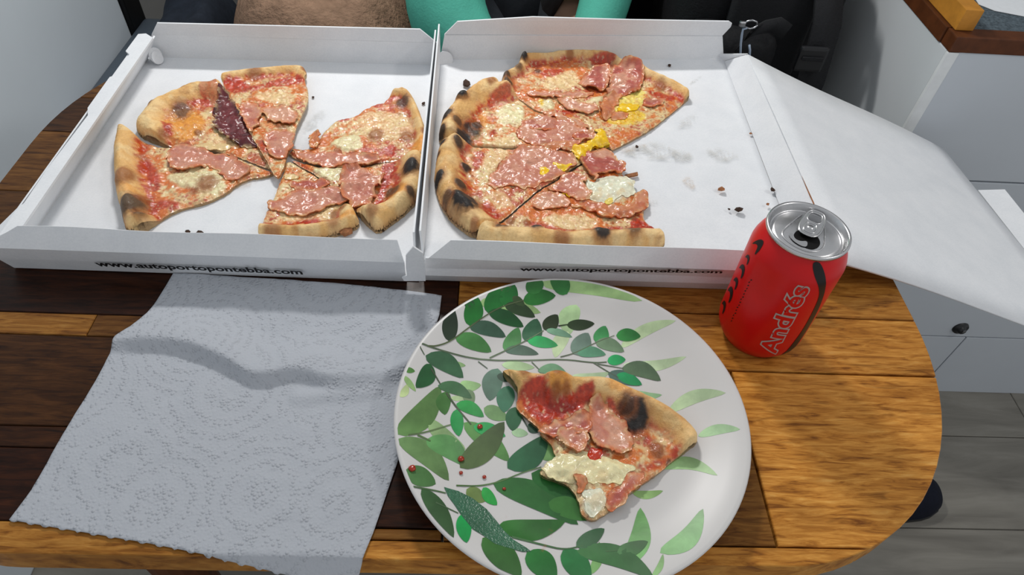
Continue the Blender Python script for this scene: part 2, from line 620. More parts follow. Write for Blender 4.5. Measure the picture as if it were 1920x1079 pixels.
wl = bm_obj('wall_left', box_bm((-0.76, 0.0, 0.0), (-0.685, 1.215, 1.5), 0.006), M['wall'])
struct(wl, 'smooth pale grey panel wall beside the rounded table end', 'wall')
wb = bm_obj('wall_back', box_bm((-1.2, 1.42, 0.0), (1.9, 1.47, 1.6)), M['wall_dim'])
struct(wb, 'dim grey lined wall behind the bench', 'wall')
tr = bm_obj('trim_1', box_bm((-0.75, 1.216, 0.0), (-0.678, 1.275, 1.5), 0.004), M['black_metal'])
struct(tr, 'black upright edge trim at the end of the pale wall', 'trim')

# ------------------------------------------------------------------ right-hand storage unit
XC, YC = 0.552, 0.755
cab_e = empty('storage_unit', (XC, YC, 0.0))
tag(cab_e, 'grey storage unit with wood-edged carpeted top beside the table', 'cabinet')
zt = ZT + 0.030
bm_obj('side_panel', box_bm((XC, YC + .002, 0.0), (XC + .016, 1.415, zt), 0.001), M['cab'], cab_e)
bm_obj('corner_strip', box_bm((XC - .0005, YC - .004, 0.0), (XC + .014, YC + .0015, zt), 0.001), M['strip'], cab_e)
bm_obj('upper_panel', box_bm((XC + .0145, YC - .002, ZT - .162), (1.6, YC + .014, zt), 0.001), M['cab_front'], cab_e)
dw = bm_obj('drawer_front', box_bm((XC + .0145, YC - .002, ZT - .519), (1.6, YC + .014, ZT - .165), 0.001), M['cab_front'], cab_e)
bm_obj('lower_panel', box_bm((XC + .0145, YC - .002, 0.0), (0.892, YC + .014, ZT - .522), 0.001), M['cab_front'], cab_e)
bm_obj('lower_panel', box_bm((0.8945, YC - .002, 0.0), (1.6, YC + .014, ZT - .522), 0.001), M['cab_front'], cab_e)
# push lock in the drawer
lk = lathe_bm([(0.0, 0.010), (0.006, 0.010), (0.0075, 0.006), (0.0085, 0.004), (0.013, 0.0035), (0.014, 0.0)], 28)
for v in lk.verts:
    v.co = Vector((0.866 + v.co.x, YC - .002 - v.co.z, ZT - .494 + v.co.y))
lock = bm_obj('push_lock', lk, M['black_plastic'], dw, smooth=True)
bm_obj('lock_pin', box_bm((0.864, YC - .0135, ZT - .494), (0.869, YC - .0122, ZT - .489)), M['chrome'], dw)
bm_obj('front_trim', box_bm((XC, YC - .004, zt + .0005), (1.6, YC + .020, ZT + .050), 0.0015), M['trim_dark'], cab_e)
bm_obj('carpet_top', box_bm((XC + .028, YC + .021, zt + .0005), (1.6, 1.415, ZT + .047), 0.002), M['carpet'], cab_e)
beam = bm_obj('top_beam', box_bm((XC + .004, YC + .012, ZT + .0505), (XC + .026, 1.415, ZT + .076), 0.001), M['trim_gold'], cab_e)
bm_obj('edge_board', box_bm((XC - .002, YC + .021, zt + .0005), (XC + .0275, 1.415, ZT + .050), 0.001), M['trim_dark'], cab_e)
# sheet of paper on the carpet
pp = [px(1826, -14, z=.051), px(1838, 4, z=.051), px(1868, 16, z=.051), px(1925, 27, z=.051), px(2040, 20, z=.051), px(1990, -60, z=.051)]
pap = mesh_obj('paper_sheet', pp, [tuple(range(6))], M['paper'], None, loc=tuple(np.mean(pp, 0)))
pap.modifiers.new('t', 'SOLIDIFY').thickness = 0.0006
pap.location.z = ZT + .0482
tag(pap, 'white sheet of paper lying on grey carpeted top of storage unit', 'paper')

# ------------------------------------------------------------------ bench, person and things behind the table
be = empty('bench', (-0.05, 1.04, 0.0))
tag(be, 'dark slate upholstered bench seat behind the table', 'bench')
bm_obj('bench_base', box_bm((-0.67, 0.93, 0.0), (0.545, 1.40, 0.33), 0.004), M['wall_dim'], be)
bm_obj('seat_cushion', box_bm((-0.684, 0.90, 0.332), (0.545, 1.275, 0.45), 0.014, 3), M['seat'], be, smooth=True)
bm_obj('back_cushion', box_bm((0.20, 1.25, 0.452), (0.545, 1.36, 0.95), 0.04, 4), M['black_fab'], be, smooth=True)

def blob(name, cx, cy, z0, rx, ry, h, mat, seed, amp=0.25, n=40, fold=None, power=2.6):
    """soft heap of cloth resting on z0"""
    N = Noise2(seed)
    verts = []; faces = []
    for i in range(n + 1):
        for j in range(n + 1):
            u = -1 + 2 * i / n; v = -1 + 2 * j / n
            r = (abs(u) ** power + abs(v) ** power) ** (1 / power)
            s = max(abs(u), abs(v))
            k = s / r if r > 1e-6 else 1
            uu, vv = u * k, v * k
            rr = min(1, (abs(uu) ** power + abs(vv) ** power) ** (1 / power))
            z = (1 - rr ** 4.0) ** 0.5 if rr < 1 else 0
            x, y = cx + uu * rx, cy + vv * ry
            nz = float(N.fbm(np.array([x + 5]), np.array([y + 5]), 9, 3)[0]) - 0.5
            if fold:
                nz += fold * math.sin((x * 0.8 + y) * 46 + nz * 5)
            verts.append((x, y, z0 + h * z * (1 + amp * nz * 2)))
    for i in range(n):
        for j in range(n):
            a = i * (n + 1) + j
            faces.append((a, a + n + 1, a + n + 2, a + 1))
    ring = [i * (n + 1) for i in range(n + 1)] + [n * (n + 1) + j for j in range(1, n + 1)] + [i * (n + 1) + n for i in range(n - 1, -1, -1)] + [j for j in range(n - 1, 0, -1)]
    faces.append(tuple(ring))
    return mesh_obj(name, verts, faces, mat, None, loc=(cx, cy, z0), smooth=True)

bl = blob('fleece_blanket', -0.272, 1.06, 0.451, 0.160, 0.15, 0.20, M['fleece'], 11, 0.13, 44, 0.10)
tag(bl, 'heaped brown fleece blanket on the bench beside the teal-sleeved person', 'blanket')
nv = blob('folded_jacket', -0.497, 1.08, 0.451, 0.062, 0.14, 0.13, M['navy'], 12, 0.3, 26, 0.1)
tag(nv, 'dark navy folded jacket lying on the bench beside the brown blanket', 'jacket')

def skin_obj(name, verts, edges, radii, mat, parent, sub=2, root=0):
    me = bpy.data.meshes.new(name)
    loc = Vector(parent.location)
    me.from_pydata([tuple(Vector(v) - loc) for v in verts], edges, [])
    ob = bpy.data.objects.new(name, me)
    COL.objects.link(ob)
    ob.parent = parent
    me.materials.append(mat)
    sk = ob.modifiers.new('skin', 'SKIN')
    sk.use_smooth_shade = True
    if not me.skin_vertices:
        return ob
    for i, r in enumerate(radii):
        sv = me.skin_vertices[0].data[i]
        sv.radius = (r, r) if not isinstance(r, tuple) else r
        sv.use_root = (i == root)
    ss = ob.modifiers.new('sub', 'SUBSURF')
    ss.levels = sub; ss.render_levels = sub
    return ob

PX0 = 0.055
pe = empty('person', (PX0, 1.10, 0.452))
tag(pe, 'person in teal long-sleeved top and charcoal trousers seated on the bench', 'person')
# joints: 0 pelvis 1 waist 2 chest 3 neck 4 head low 5 head top; arms; legs
J = [(PX0, 1.17, .56), (PX0, 1.19, .72), (PX0, 1.23, .92), (PX0, 1.23, 1.06), (PX0, 1.21, 1.14), (PX0, 1.21, 1.29),
     (PX0 - .135, 1.21, .99), (PX0 - .130, 1.03, .73), (PX0 - .125, .955, .625), (PX0 - .045, .90, .575), (PX0 - .0, .885, .56),
     (PX0 + .135, 1.21, .99), (PX0 + .135, 1.09, .73), (PX0 + .115, 1.0, .65), (PX0 + .085, .93, .585), (PX0 + .06, .90, .565),
     (PX0 - .09, 1.12, .53), (PX0 - .11, .86, .53), (PX0 - .11, .83, .12), (PX0 - .11, .80, .05),
     (PX0 + .09, 1.12, .53), (PX0 + .11, .86, .53), (PX0 + .11, .83, .12), (PX0 + .11, .80, .05)]
Ed = [(0, 1), (1, 2), (2, 3), (3, 4), (4, 5), (2, 6), (6, 7), (7, 8), (8, 9), (9, 10), (2, 11), (11, 12), (12, 13), (13, 14), (14, 15),
      (0, 16), (16, 17), (17, 18), (18, 19), (0, 20), (20, 21), (21, 22), (22, 23)]
Rd = [.08, .06, .07, .045, .075, .06, .045, .038, .034, .026, .026, .045, .038, .034, .026, .026, .068, .055, .04, .035, .068, .055, .04, .035]
skin_obj('body', J, Ed, Rd, M['skin'], pe)
def sub_skel(idx, rad):
    mp = {k: i for i, k in enumerate(idx)}
    return [J[k] for k in idx], [(mp[a], mp[b]) for a, b in Ed if a in mp and b in mp], rad
sw = [(PX0, 1.185, .665), (PX0, 1.195, .76), (PX0, 1.225, .90), (PX0, 1.23, 1.0)] + [J[k] for k in (6, 7, 8, 9, 11, 12, 13, 14)]
skin_obj('sweater', sw, [(0, 1), (1, 2), (2, 3), (2, 4), (4, 5), (5, 6), (6, 7), (2, 8), (8, 9), (9, 10), (10, 11)],
         [.125, .130, .125, .075, .066, .062, .066, .045, .060, .052, .040, .036], M['teal'], pe)
v_, e_, r_ = sub_skel([0, 1, 16, 17, 18, 20, 21, 22], [(.125, .115), (.125, .108), .088, .075, .06, .088, .075, .06])
skin_obj('trousers', v_, e_, r_, M['charcoal'], pe)
skin_obj('hair', [(PX0, 1.23, 1.20), (PX0, 1.235, 1.27), (PX0, 1.22, 1.32)], [(0, 1), (1, 2)], [.075, .08, .05], M['hair'], pe)
for s in (-1, 1):
    skin_obj('shoe', [(PX0 + .11 * s, .86, .05), (PX0 + .11 * s, .82, .042), (PX0 + .11 * s, .775, .034)], [(0, 1), (1, 2)], [.045, .04, .032], M['navy_shoe'], pe, 1)
# face: nose, ears, eyes, mouth
fb = bmesh.new()
bmesh.ops.create_icosphere(fb, subdivisions=2, radius=.013, matrix=Matrix.Translation((PX0, 1.135, 1.205)) @ Matrix.Diagonal((.8, 1.2, 1.5, 1)))
for s in (-1, 1):
    bmesh.ops.create_icosphere(fb, subdivisions=2, radius=.024, matrix=Matrix.Translation((PX0 + s * .072, 1.21, 1.21)) @ Matrix.Diagonal((.35, .7, 1.2, 1)))
bm_obj('nose_and_ears', fb, M['skin'], pe, smooth=True)
fb = bmesh.new()
for s in (-1, 1):
    bmesh.ops.create_icosphere(fb, subdivisions=2, radius=.010, matrix=Matrix.Translation((PX0 + s * .027, 1.148, 1.228)))
bm_obj('eyes', fb, M['black_plastic'], pe, smooth=True)
# hands: palm and fingers on the lap
for s, w in ((-1, Vector(J[10])), (1, Vector(J[15]))):
    hv = [tuple(w), tuple(w + Vector((-.015 * s, -.05, -.012)))]; he = [(0, 1)]; hr = [(.03, .016), (.034, .014)]
    for k in range(4):
        o = (k - 1.5) * .017
        b0 = len(hv)
        L_ = (.058, .068, .064, .048)[k]
        hv += [tuple(w + Vector((o, -.058, -.012))), tuple(w + Vector((o * 1.1, -.058 - L_ * .5, -.014))), tuple(w + Vector((o * 1.15, -.058 - L_, -.026)))]
        he += [(1, b0), (b0, b0 + 1), (b0 + 1, b0 + 2)]; hr += [.009, .0085, .0075]
    b0 = len(hv)
    hv += [tuple(w + Vector((-.032 * s, -.03, -.014))), tuple(w + Vector((-.05 * s, -.058, -.018)))]
    he += [(0, b0), (b0, b0 + 1)]; hr += [.011, .009]
    skin_obj('hand', hv, he, hr, M['skin'], pe, 1)

# backpack on the bench
bp = empty('backpack', (0.40, 1.0, 0.452))
tag(bp, 'black nylon backpack with straps, buckle and steel zip pull on the bench', 'backpack')
bb = box_bm((0.268, 0.925, 0.452), (0.512, 1.15, 0.775), 0.06, 5)
Nb = Noise2(31)
for v in bb.verts:
    v.co.x += 0.012 * (float(Nb.fbm(np.array([v.co.x + 3]), np.array([v.co.z + 3]), 14)[0]) - .5)
bm_obj('main_body', bb, M['black_fab'], bp, smooth=True)
bm_obj('front_pocket', box_bm((0.275, 0.868, 0.452), (0.405, 0.94, 0.675), 0.030, 4), M['black_fab'], bp, smooth=True)
bm_obj('mesh_pocket', box_bm((0.332, 0.905, 0.56), (0.452, 0.93, 0.74), 0.012, 3), M['black_web'], bp, smooth=True)
def ribbon(name, pts, width, mat, parent, th=0.003, side=Vector((1, 0, 0))):
    a = [np.array(Vector(p) - side * width / 2) for p in pts]
    b = [np.array(Vector(p) + side * width / 2) for p in pts]
    return sheet(name, [a, b], mat, parent, th, True, 0)
ribbon('shoulder_strap', [(0.445, .985, .782), (0.446, .915, .766), (0.452, .868, .70), (0.458, .858, .62), (0.462, .87, .54)], .038, M['black_web'], bp, 0.006)
ribbon('compression_strap', [tuple(px(*p, y=.862)) for p in ((1385, 88), (1400, 66), (1425, 52), (1455, 46), (1475, 60))], .022, M['black_web'], bp, 0.003, Vector((.35, 0, .9)).normalized())
buckle_c = px(1520, 110, y=.852)
bu = box_bm(tuple(buckle_c + np.array([-.020, -.005, -.018])), tuple(buckle_c + np.array([.020, .004, .018])), 0.004, 2)
bm_obj('buckle', bu, M['black_plastic'], bp, smooth=False)
bm_obj('buckle_bar', box_bm(tuple(buckle_c + np.array([-.015, -.008, .000])), tuple(buckle_c + np.array([.015, -.004, .006])), 0.001, 1), M['black_web'], bp)
zc = px(1408, 46, y=.858)
bm_obj('zip_pull', tube_bm([zc + np.array([.006 * math.cos(t) * 1.5, 0, .006 * math.sin(t)]) for t in np.linspace(0, 2 * math.pi, 9)], .0014, 6), M['chrome'], bp, smooth=True)
bm_obj('zip_slider', box_bm(tuple(zc + np.array([-.016, -.003, -.004])), tuple(zc + np.array([-.007, .003, .004])), .0015, 1), M['chrome'], bp)
for pts in (((1401, 52), (1393, 55), (1391, 66), (1389, 82), (1388, 110)), ((1405, 84), (1406, 95), (1405, 112))):
    bm_obj('cord_loop', tube_bm([tuple(px(*p, y=.858)) for p in pts], .0016, 6), M['cord'], bp, smooth=True)

# slipper on the floor past the table end
sl = empty('slipper', (0.72, 0.515, 0.0))
tag(sl, 'dark navy slipper toe on the grey floor past the rounded table end', 'slipper')
prof = []
sv = []; sf = []
nx_, na = 16, 16
for i in range(nx_ + 1):
    t = i / nx_
    x = 0.565 + 0.272 * t
    w = 0.036 * (1 + .35 * math.sin(math.pi * min(1, t * 1.05))) * math.sqrt(max(0, 1 - max(0, (t - .80) / .2) ** 2)) * math.sqrt(max(0.02, min(1, t / .10)))
    h = (.062 - .022 * t) * math.sqrt(max(0.0, 1 - max(0, (t - .74) / .26) ** 2.2)) + .003
    yc_ = 0.512 + .012 * math.sin(t * 2)
    for k in range(na):
        a = math.pi * k / (na - 1)
        sv.append((x, yc_ - math.cos(a) * w * 1.05, max(0.0, math.sin(a)) ** 0.75 * h))
for i in range(nx_):
    for k in range(na - 1):
        a = i * na + k
        sf.append((a, a + 1, a + na + 1, a + na))
sf.append(tuple(range(na))); sf.append(tuple(range(nx_ * na, nx_ * na + na))[::-1])
mesh_obj('upper', [(x, y, z + .006) for x, y, z in sv], sf, M['navy_shoe'], sl, smooth=True)
so = []
for i in range(nx_ + 1):
    so.append((sv[i * na][0] + .002 * (i == nx_), sv[i * na][1] - .002))
for i in range(nx_, -1, -1):
    so.append((sv[i * na + na - 1][0], sv[i * na + na - 1][1] + .002))
so = [p for k, p in enumerate(so) if k == 0 or (abs(p[0] - so[k - 1][0]) + abs(p[1] - so[k - 1][1])) > 1e-4]
bm_obj('sole', prism_bm(so, 0.0, 0.0065), M['black_plastic'], sl)

# ------------------------------------------------------------------ table
te = empty('dining_table', (-0.04, 0.445, 0.0))
tag(te, 'rounded wooden dining table with oiled brown staves holding the pizza boxes', 'table')
TX0, TX1, TY0, TY1 = -0.443, 0.361, 0.148, 0.742
AX, AY = 0.17, 0.205
out = []
for cx_, cy_, a0 in ((TX1 - AX, TY1 - AY, 0), (TX0 + AX, TY1 - AY, 90), (TX0 + AX, TY0 + AY, 180), (TX1 - AX, TY0 + AY, 270)):
    for k in range(19):
        a = math.radians(a0 + 90 * k / 18)
        ex = 2 / 2.08
        ca, sa = math.cos(a), math.sin(a)
        out.append((cx_ + AX * math.copysign(abs(ca) ** ex, ca), cy_ + AY * math.copysign(abs(sa) ** ex, sa)))
TAB = out
def clip(poly, axis, val, keep_gt):
    res = []
    n = len(poly)
    for i in range(n):
        a, b = poly[i], poly[(i + 1) % n]
        ia = (a[axis] > val) == keep_gt; ib = (b[axis] > val) == keep_gt
        if ia:
            res.append(a)
        if ia != ib:
            t = (val - a[axis]) / (b[axis] - a[axis])
            res.append(tuple(a[k] + (b[k] - a[k]) * t for k in range(2)))
    return res
def stave(x0, x1, y0, y1, tone, g=0.0003):
    p = clip(clip(clip(clip(TAB, 0, x0 + g, True), 0, x1 - g, False), 1, y0 + g, True), 1, y1 - g, False)
    pp_ = []
    for k in p:
        if not pp_ or abs(k[0] - pp_[-1][0]) + abs(k[1] - pp_[-1][1]) > 2e-4:
            pp_.append(k)
    if len(pp_) > 2 and abs(pp_[0][0] - pp_[-1][0]) + abs(pp_[0][1] - pp_[-1][1]) < 2e-4:
        pp_.pop()
    if len(pp_) < 3:
        return
    o = bm_obj('stave', prism_bm(pp_, ZT - .024, ZT, 0.0006), M['wood'], te)
    o['tone'] = tone; o['seed'] = rng.random() * 30
# boards of unequal width, rows differ between the two ends
for y0, y1, segs in (
        (.148, .168, ((-.45, -.10, .62),)),
        (.168, .2175, ((-.45, -.02, .0),)),
        (.2175, .2335, ((-.45, -.02, .02),)),
        (.2335, .310, ((-.45, -.02, .05),)),
        (.310, .331, ((-.45, -.297, .42), (-.297, -.02, .16))),
        (.331, .395, ((-.45, -.02, .0),)),
        (.395, .47, ((-.45, -.02, .10),)),
        (.148, .160, ((-.10, .37, .9),)),
        (.160, .168, ((-.10, -.02, .3),)),
        (.160, .2955, ((-.02, .1925, .34), (.1925, .37, 1.0))),
        (.2955, .352, ((-.02, .37, .82),)),
        (.352, .41, ((-.02, .37, .62),)),
        (.41, .47, ((-.02, .37, .7),)),
        (.47, .56, ((-.45, -.2, .2), (-.2, .37, .4))),
        (.56, .62, ((-.45, .0, .05), (.0, .37, .4))),
        (.62, .70, ((-.45, -.25, .22), (-.25, .37, .4))),
        (.70, .742, ((-.45, .37, .3),))):
    for x0, x1, tn in segs:
        stave(x0, x1, y0, y1, tn, .0008 if y0 in (.160, .2955) else .0003)
bm_obj('apron', box_bm((-0.30, 0.26, ZT - .075), (0.20, 0.62, ZT - .0245), 0.003), M['trim_dark'], te)
for lx, ly in ((-0.335, .275), (0.20, .30), (-0.335, .62), (0.20, .62)):
    bm_obj('leg', tube_bm([(lx, ly, ZT - .0245), (lx, ly, 0.0)], .026, 16), M['trim_dark'], te, smooth=False)

# ------------------------------------------------------------------ pizza boxes
def W(x, y, z):
    return (x, y, ZT + z)
def lerp(a, b, t):
    return tuple(a[i] + (b[i] - a[i]) * t for i in range(len(a)))

def text_mesh(body, bold=0.0, res=3, dense=0):
    cu = bpy.data.curves.new('txt', 'FONT')
    cu.body = body
    cu.offset = bold
    cu.resolution_u = res
    ob = bpy.data.objects.new('txt', cu)
    COL.objects.link(ob)
    dg = bpy.context.evaluated_depsgraph_get()
    me = bpy.data.meshes.new_from_object(ob.evaluated_get(dg))
    v = np.array([x.co[:] for x in me.vertices])
    f = [tuple(p.vertices) for p in me.polygons]
    bpy.data.objects.remove(ob, do_unlink=True)
    bpy.data.curves.remove(cu)
    bpy.data.meshes.remove(me)
    if dense:
        bm = bmesh.new()
        vv = [bm.verts.new(p) for p in v]
        for t in f:
            try:
                bm.faces.new([vv[i] for i in t])
            except ValueError:
                pass
        bmesh.ops.triangulate(bm, faces=bm.faces)
        for _ in range(5):
            es = [e for e in bm.edges if e.calc_length() > dense]
            if not es:
                break
            bmesh.ops.subdivide_edges(bm, edges=es, cuts=1)
            bmesh.ops.triangulate(bm, faces=[fc for fc in bm.faces if len(fc.verts) > 3])
        bm.verts.index_update()
        v = np.array([x.co[:] for x in bm.verts]); f = [tuple(x.index for x in fc.verts) for fc in bm.faces]
        bm.free()
    return v, f

# --- left box
Lb = empty('pizza_box', W(-0.22, 0.53, 0.0))
tag(Lb, 'open white pizza box holding the dark purple ham slice, nearest the pale wall', 'pizza box')
cd = M['card']
LFL, LFR, LBR, LBL = (-.380, .377), (-.0535, .378), (-.0605, .714), (-.386, .702)
sheet('box_floor', [[W(*LFL, .0028), W(*LFR, .0028)], [W(*LBL, .0028), W(*LBR, .0028)]], cd, Lb, 0.0024)
lf_rows = []
def xat(t, a, b): return a + (b - a) * t
TS = np.linspace(0, 1, 15)
sheet('front_wall', [[W(xat(t, -.380, -.0635), .3755, 0.0008) for t in TS],
                     [W(xat(t, -.3845, -.0635), .3718, .0155) for t in TS],
                     [W(xat(t, -.3875, -.0630), .3690, .0300 + .0004 * math.sin(t * 9)) for t in TS]], cd, Lb, 0.0018)
lipL = [W(-.3875, .3688, .0303)] + [W(xat(t, -.382, -.0630), .3688, .0303) for t in TS[1:]]
lipT = [W(xat(t, -.3585, -.0690), .3795 + .0006 * math.sin(t * 14), .0445 + .0006 * math.sin(t * 11)) for t in TS]
sheet('front_lip', [lipL, lipT], cd, Lb, 0.0018)
sheet('back_wall', [[W(xat(t, -.386, -.0615), xat(t, .7025, .7145), .0008) for t in TS],
                    [W(xat(t, -.374, -.0620), xat(t, .7035, .7155), .0300) for t in TS]], cd, Lb, 0.0018, False, 1)
sheet('back_lip', [[W(xat(t, -.374, -.0620), xat(t, .7035, .7155), .0303) for t in TS],
                   [W(xat(t, -.3630, -.0800), xat(t, .7020, .7140), xat(t, .0445, .0462)) for t in TS]], cd, Lb, 0.0018, False, 1)
LY = np.linspace(0, 1, 9)
sheet('left_inner_wall', [[W(xat(t, -.3795, -.3850), xat(t, .380, .698), .0035) for t in LY],
                          [W(xat(t, -.3625, -.3645), xat(t, .389, .690), .0345) for t in LY]], cd, Lb, 0.0016)
strip_in = [W(-.3625, .389, .0352), W(-.3645, .684, .0352)]
strip_out = [W(-.3745, .692, .0352), W(-.3820, .690, .0352), W(-.3820, .654, .0352), W(-.3760, .648, .0352), W(-.3765, .606, .0352), W(-.3790, .604, .0352), W(-.3785, .550, .0352),
             W(-.3735, .538, .0352), W(-.3750, .458, .0352), W(-.3738, .414, .0352), W(-.3758, .411, .0352), W(-.3875, .3705, .0315), W(-.374, .3745, .0365)]
poly_sheet('left_top_strip', strip_in + strip_out, cd, Lb, 0.002)
sheet('left_outer_wall', [[W(xat(t, -.3795, -.3860), xat(t, .379, .700), .001) for t in LY],
                          [W(xat(t, -.3770, -.3785), xat(t, .384, .690), .0338) for t in LY]], cd, Lb, 0.0014)
sheet('right_wall', [[W(xat(t, -.0585, -.0640), xat(t, .404, .712), .0035) for t in LY],
                     [W(xat(t, -.0575, -.0620), xat(t, .400, .713), xat(t, .034, .046)) for t in LY]], cd, Lb, 0.0016)
# torn white corner flap at the front of the left box
fp = [px(*p, y=.3675) for p in ((761, 478), (775, 462), (793, 474), (797, 500), (798, 526), (758, 526), (754, 520), (763, 516), (761, 500))]
poly_sheet('corner_flap', fp, cd, Lb, 0.0016)
# round locking tab in the back left corner
def disc(name, c, r, nrm, parent, th=0.0018, n=24):
    nrm = Vector(nrm).normalized(); a = nrm.orthogonal().normalized(); b = nrm.cross(a)
    pts = [tuple(Vector(c) + (a * math.cos(2 * math.pi * k / n) + b * math.sin(2 * math.pi * k / n)) * r) for k in range(n)]
    return poly_sheet(name, pts, cd, parent, th)
disc('locking_tab', W(-.3720, .6900, .0120), .0080, (.8, -.35, .35), Lb)
disc('locking_tab', W(-.3700, .6880, .0100), .0070, (.8, -.3, .45), Lb)

# printed address
def wall_text(parent, u0, v0, u1, v1, yf, rows, hgt, bold=0.03):
    """rows: (height, y at start, y at end) of the wall the print lies on"""
    v, f = text_mesh('www.autoportopontebba.com', bold)
    x0, x1 = v[:, 0].min(), v[:, 0].max()
    P0, P1 = px(u0, v0, y=yf), px(u1, v1, y=yf)
    out_ = []
    for p in v:
        t = (p[0] - x0) / (x1 - x0)
        b = P0 + (P1 - P0) * t
        zz = b[2] + p[1] * hgt
        yy = np.interp(zz - ZT, [r[0] for r in rows], [r[1] + (r[2] - r[1]) * t for r in rows])
        out_.append((b[0], yy - .0022, zz))
    return mesh_obj('printed_address', out_, f, M['ink'], parent, loc=tuple(np.mean(out_, 0)))
wall_text(Lb, 186, 492.5, 570, 509.0, .3745, [(.0008, .3755, .3755), (.0155, .3718, .3718), (.030, .3690, .3690)], .0108)

# --- right box with its lid hanging over the table end
Rb = empty('pizza_box', W(0.12, 0.55, 0.0))
tag(Rb, 'open white pizza box with yolk-topped pizza and lid drooping over the table end', 'pizza box')
RFL, RFR, RBR, RBL = (-.0530, .379), (.281, .382), (.2835, .752), (-.0600, .727)
GX = np.linspace(0, 1, 7)
def rq(s, t):
    a = lerp(RFL, RFR, s); b = lerp(RBL, RBR, s)
    p = lerp(a, b, t)
    return W(p[0], p[1], .0028 + .004 * s * t * t)
sheet('box_floor', [[rq(s, t) for s in GX] for t in GX], cd, Rb, 0.0024)
sheet('front_wall', [[W(xat(t, -.0495, .270), xat(t, .3775, .3795), .0008) for t in TS],
                     [W(xat(t, -.0495, .272), xat(t, .3735, .3765), .011) for t in TS],
                     [W(xat(t, -.0485, .274), xat(t, .3745, .3775) + .001 * math.sin(t * 5), .0185) for t in TS],
                     [W(xat(t, -.0465, .276), xat(t, .3735, .3735), xat(t, .0315, .0295)) for t in TS]], cd, Rb, 0.0018)
sheet('front_lip', [[W(xat(t, -.0440, .276), xat(t, .3733, .3735), xat(t, .0318, .0298)) for t in TS],
                    [W(xat(t, -.0265, .272), xat(t, .3800, .3840), xat(t, .0460, .0430) + .0005 * math.sin(t * 12)) for t in TS]], cd, Rb, 0.0018)
sheet('back_wall', [[W(xat(t, -.060, .2835), xat(t, .7275, .7530), xat(t, .0008, .005)) for t in TS],
                    [W(xat(t, -.0540, .2740), xat(t, .7285, .7560), xat(t, .033, .0345)) for t in TS]], cd, Rb, 0.0018, False, 1)
bl_top = [W(-.0540, .7285, .0333), W(-.0390, .7275, .0500), W(.046, .7345, .0565), W(.160, .7440, .0545), W(.2760, .7545, .0535), W(.2805, .7550, .0510), W(.2805, .7555, .0465), W(.2740, .7560, .0348)]
poly_sheet('back_lip', bl_top, cd, Rb, 0.0018)
sheet('left_wall', [[W(xat(t, -.0515, -.0590), xat(t, .404, .726), .0035) for t in LY],
                    [W(xat(t, -.0525, -.0590), xat(t, .402, .727), xat(t, .034, .046)) for t in LY]], cd, Rb, 0.0016)
disc('locking_tab', px(834, 112, y=.7190), .0095, (.30, -.9, .35), Rb)
disc('locking_tab', W(-.0385, .4010, .0062), .0125, (-.1, -.2, 1), Rb, 0.0012)
disc('locking_tab', W(-.0392, .4060, .0046), .0125, (-.1, -.12, 1), Rb, 0.0012)
# hinge wall and lid
HN, HF = (.2970, .388, .0285), (.2975, .7215, .0300)
sheet('hinge_wall', [[W(xat(t, .281, .2835), xat(t, .384, .746), xat(t, .0032, .0068)) for t in LY],
                     [W(xat(t, HN[0], HF[0]), xat(t, HN[1], HF[1]), xat(t, HN[2], HF[2])) for t in LY]], cd, Rb, 0.0020, False, 0)
poly_sheet('hinge_gusset', [W(.2620, .7500, .0060), W(.2835, .7480, .0068), W(.2985, .7235, .0305), W(.2740, .7540, .0120)], cd, Rb, 0.0016)
lid_rows = []
for t in np.linspace(0, 1, 9):
    h = lerp(HN, HF, t)
    e = lerp((.602, .383, -.0780), (.6055, .7330, -.0950), t)
    row = []
    for s in np.linspace(0, 1, 13):
        p = lerp(h, e, s)
        row.append(W(p[0], p[1], p[2] + .006 * math.sin(math.pi * s) * (0.5 - .6 * t) + .0012 * math.sin(7 * s + 3 * t)))
    lid_rows.append(row)
lid = sheet('lid', lid_rows, cd, Rb, 0.0020, True, 0)
sheet('lid_front_flap', [[W(xat(t, .6035, .6065), xat(t, .41, .640), xat(t, -.0790, -.0905)) for t in LY],
                         [W(xat(t, .6260, .6330), xat(t, .42, .634), xat(t, -.0720, -.0830)) for t in LY]], cd, Rb, 0.0018)
wall_text(Rb, 974, 504.0, 1352, 508.8, .3745, [(.0008, .3775, .3795), (.011, .3740, .3765), (.0185, .3745, .3770), (.0305, .3735, .3735)], .0066)

# grease stains and crumb dust soaked into the board
def stain_mat(name, rgb, dens):
    m, nt, b = new_mat(name)
    b.inputs['Base Color'].default_value = (*lin(rgb), 1)
    b.inputs['Roughness'].default_value = 0.35
    at = node(nt, 'ShaderNodeAttribute', attribute_name='wet')
    f = noise(nt, 90, 4, 0.6, coords(nt), 1.0)
    r = ramp(nt, f, [(0.40, (0, 0, 0)), (0.66, (dens, dens, dens))])
    mu = node(nt, 'ShaderNodeMath', operation='MULTIPLY')
    nt.links.new(r, mu.inputs[0]); nt.links.new(at.outputs['Fac'], mu.inputs[1])
    nt.links.new(mu.outputs[0], b.inputs['Alpha'])
    return m
M['grease'] = stain_mat('grease_stain', (206, 204, 199), 0.6)
M['grease_brown'] = stain_mat('sauce_smear', (206, 184, 160), 0.55)
def stain(parent, pts_px, z, mat, soft=0.006):
    L = smooth_poly(np.array([px(*p, z=z)[:2] for p in pts_px]), 2)
    L = resample(L, .002)
    tv, tf, rim = triangulate(L, .0025)
    wv = sstep(0, soft, dist_poly(tv, L))
    v3 = np.column_stack([tv, np.full(len(tv), ZT + z)])
    return mesh_obj('grease_stain', v3, tf, mat, parent, loc=tuple(v3.mean(0)), wet=wv)
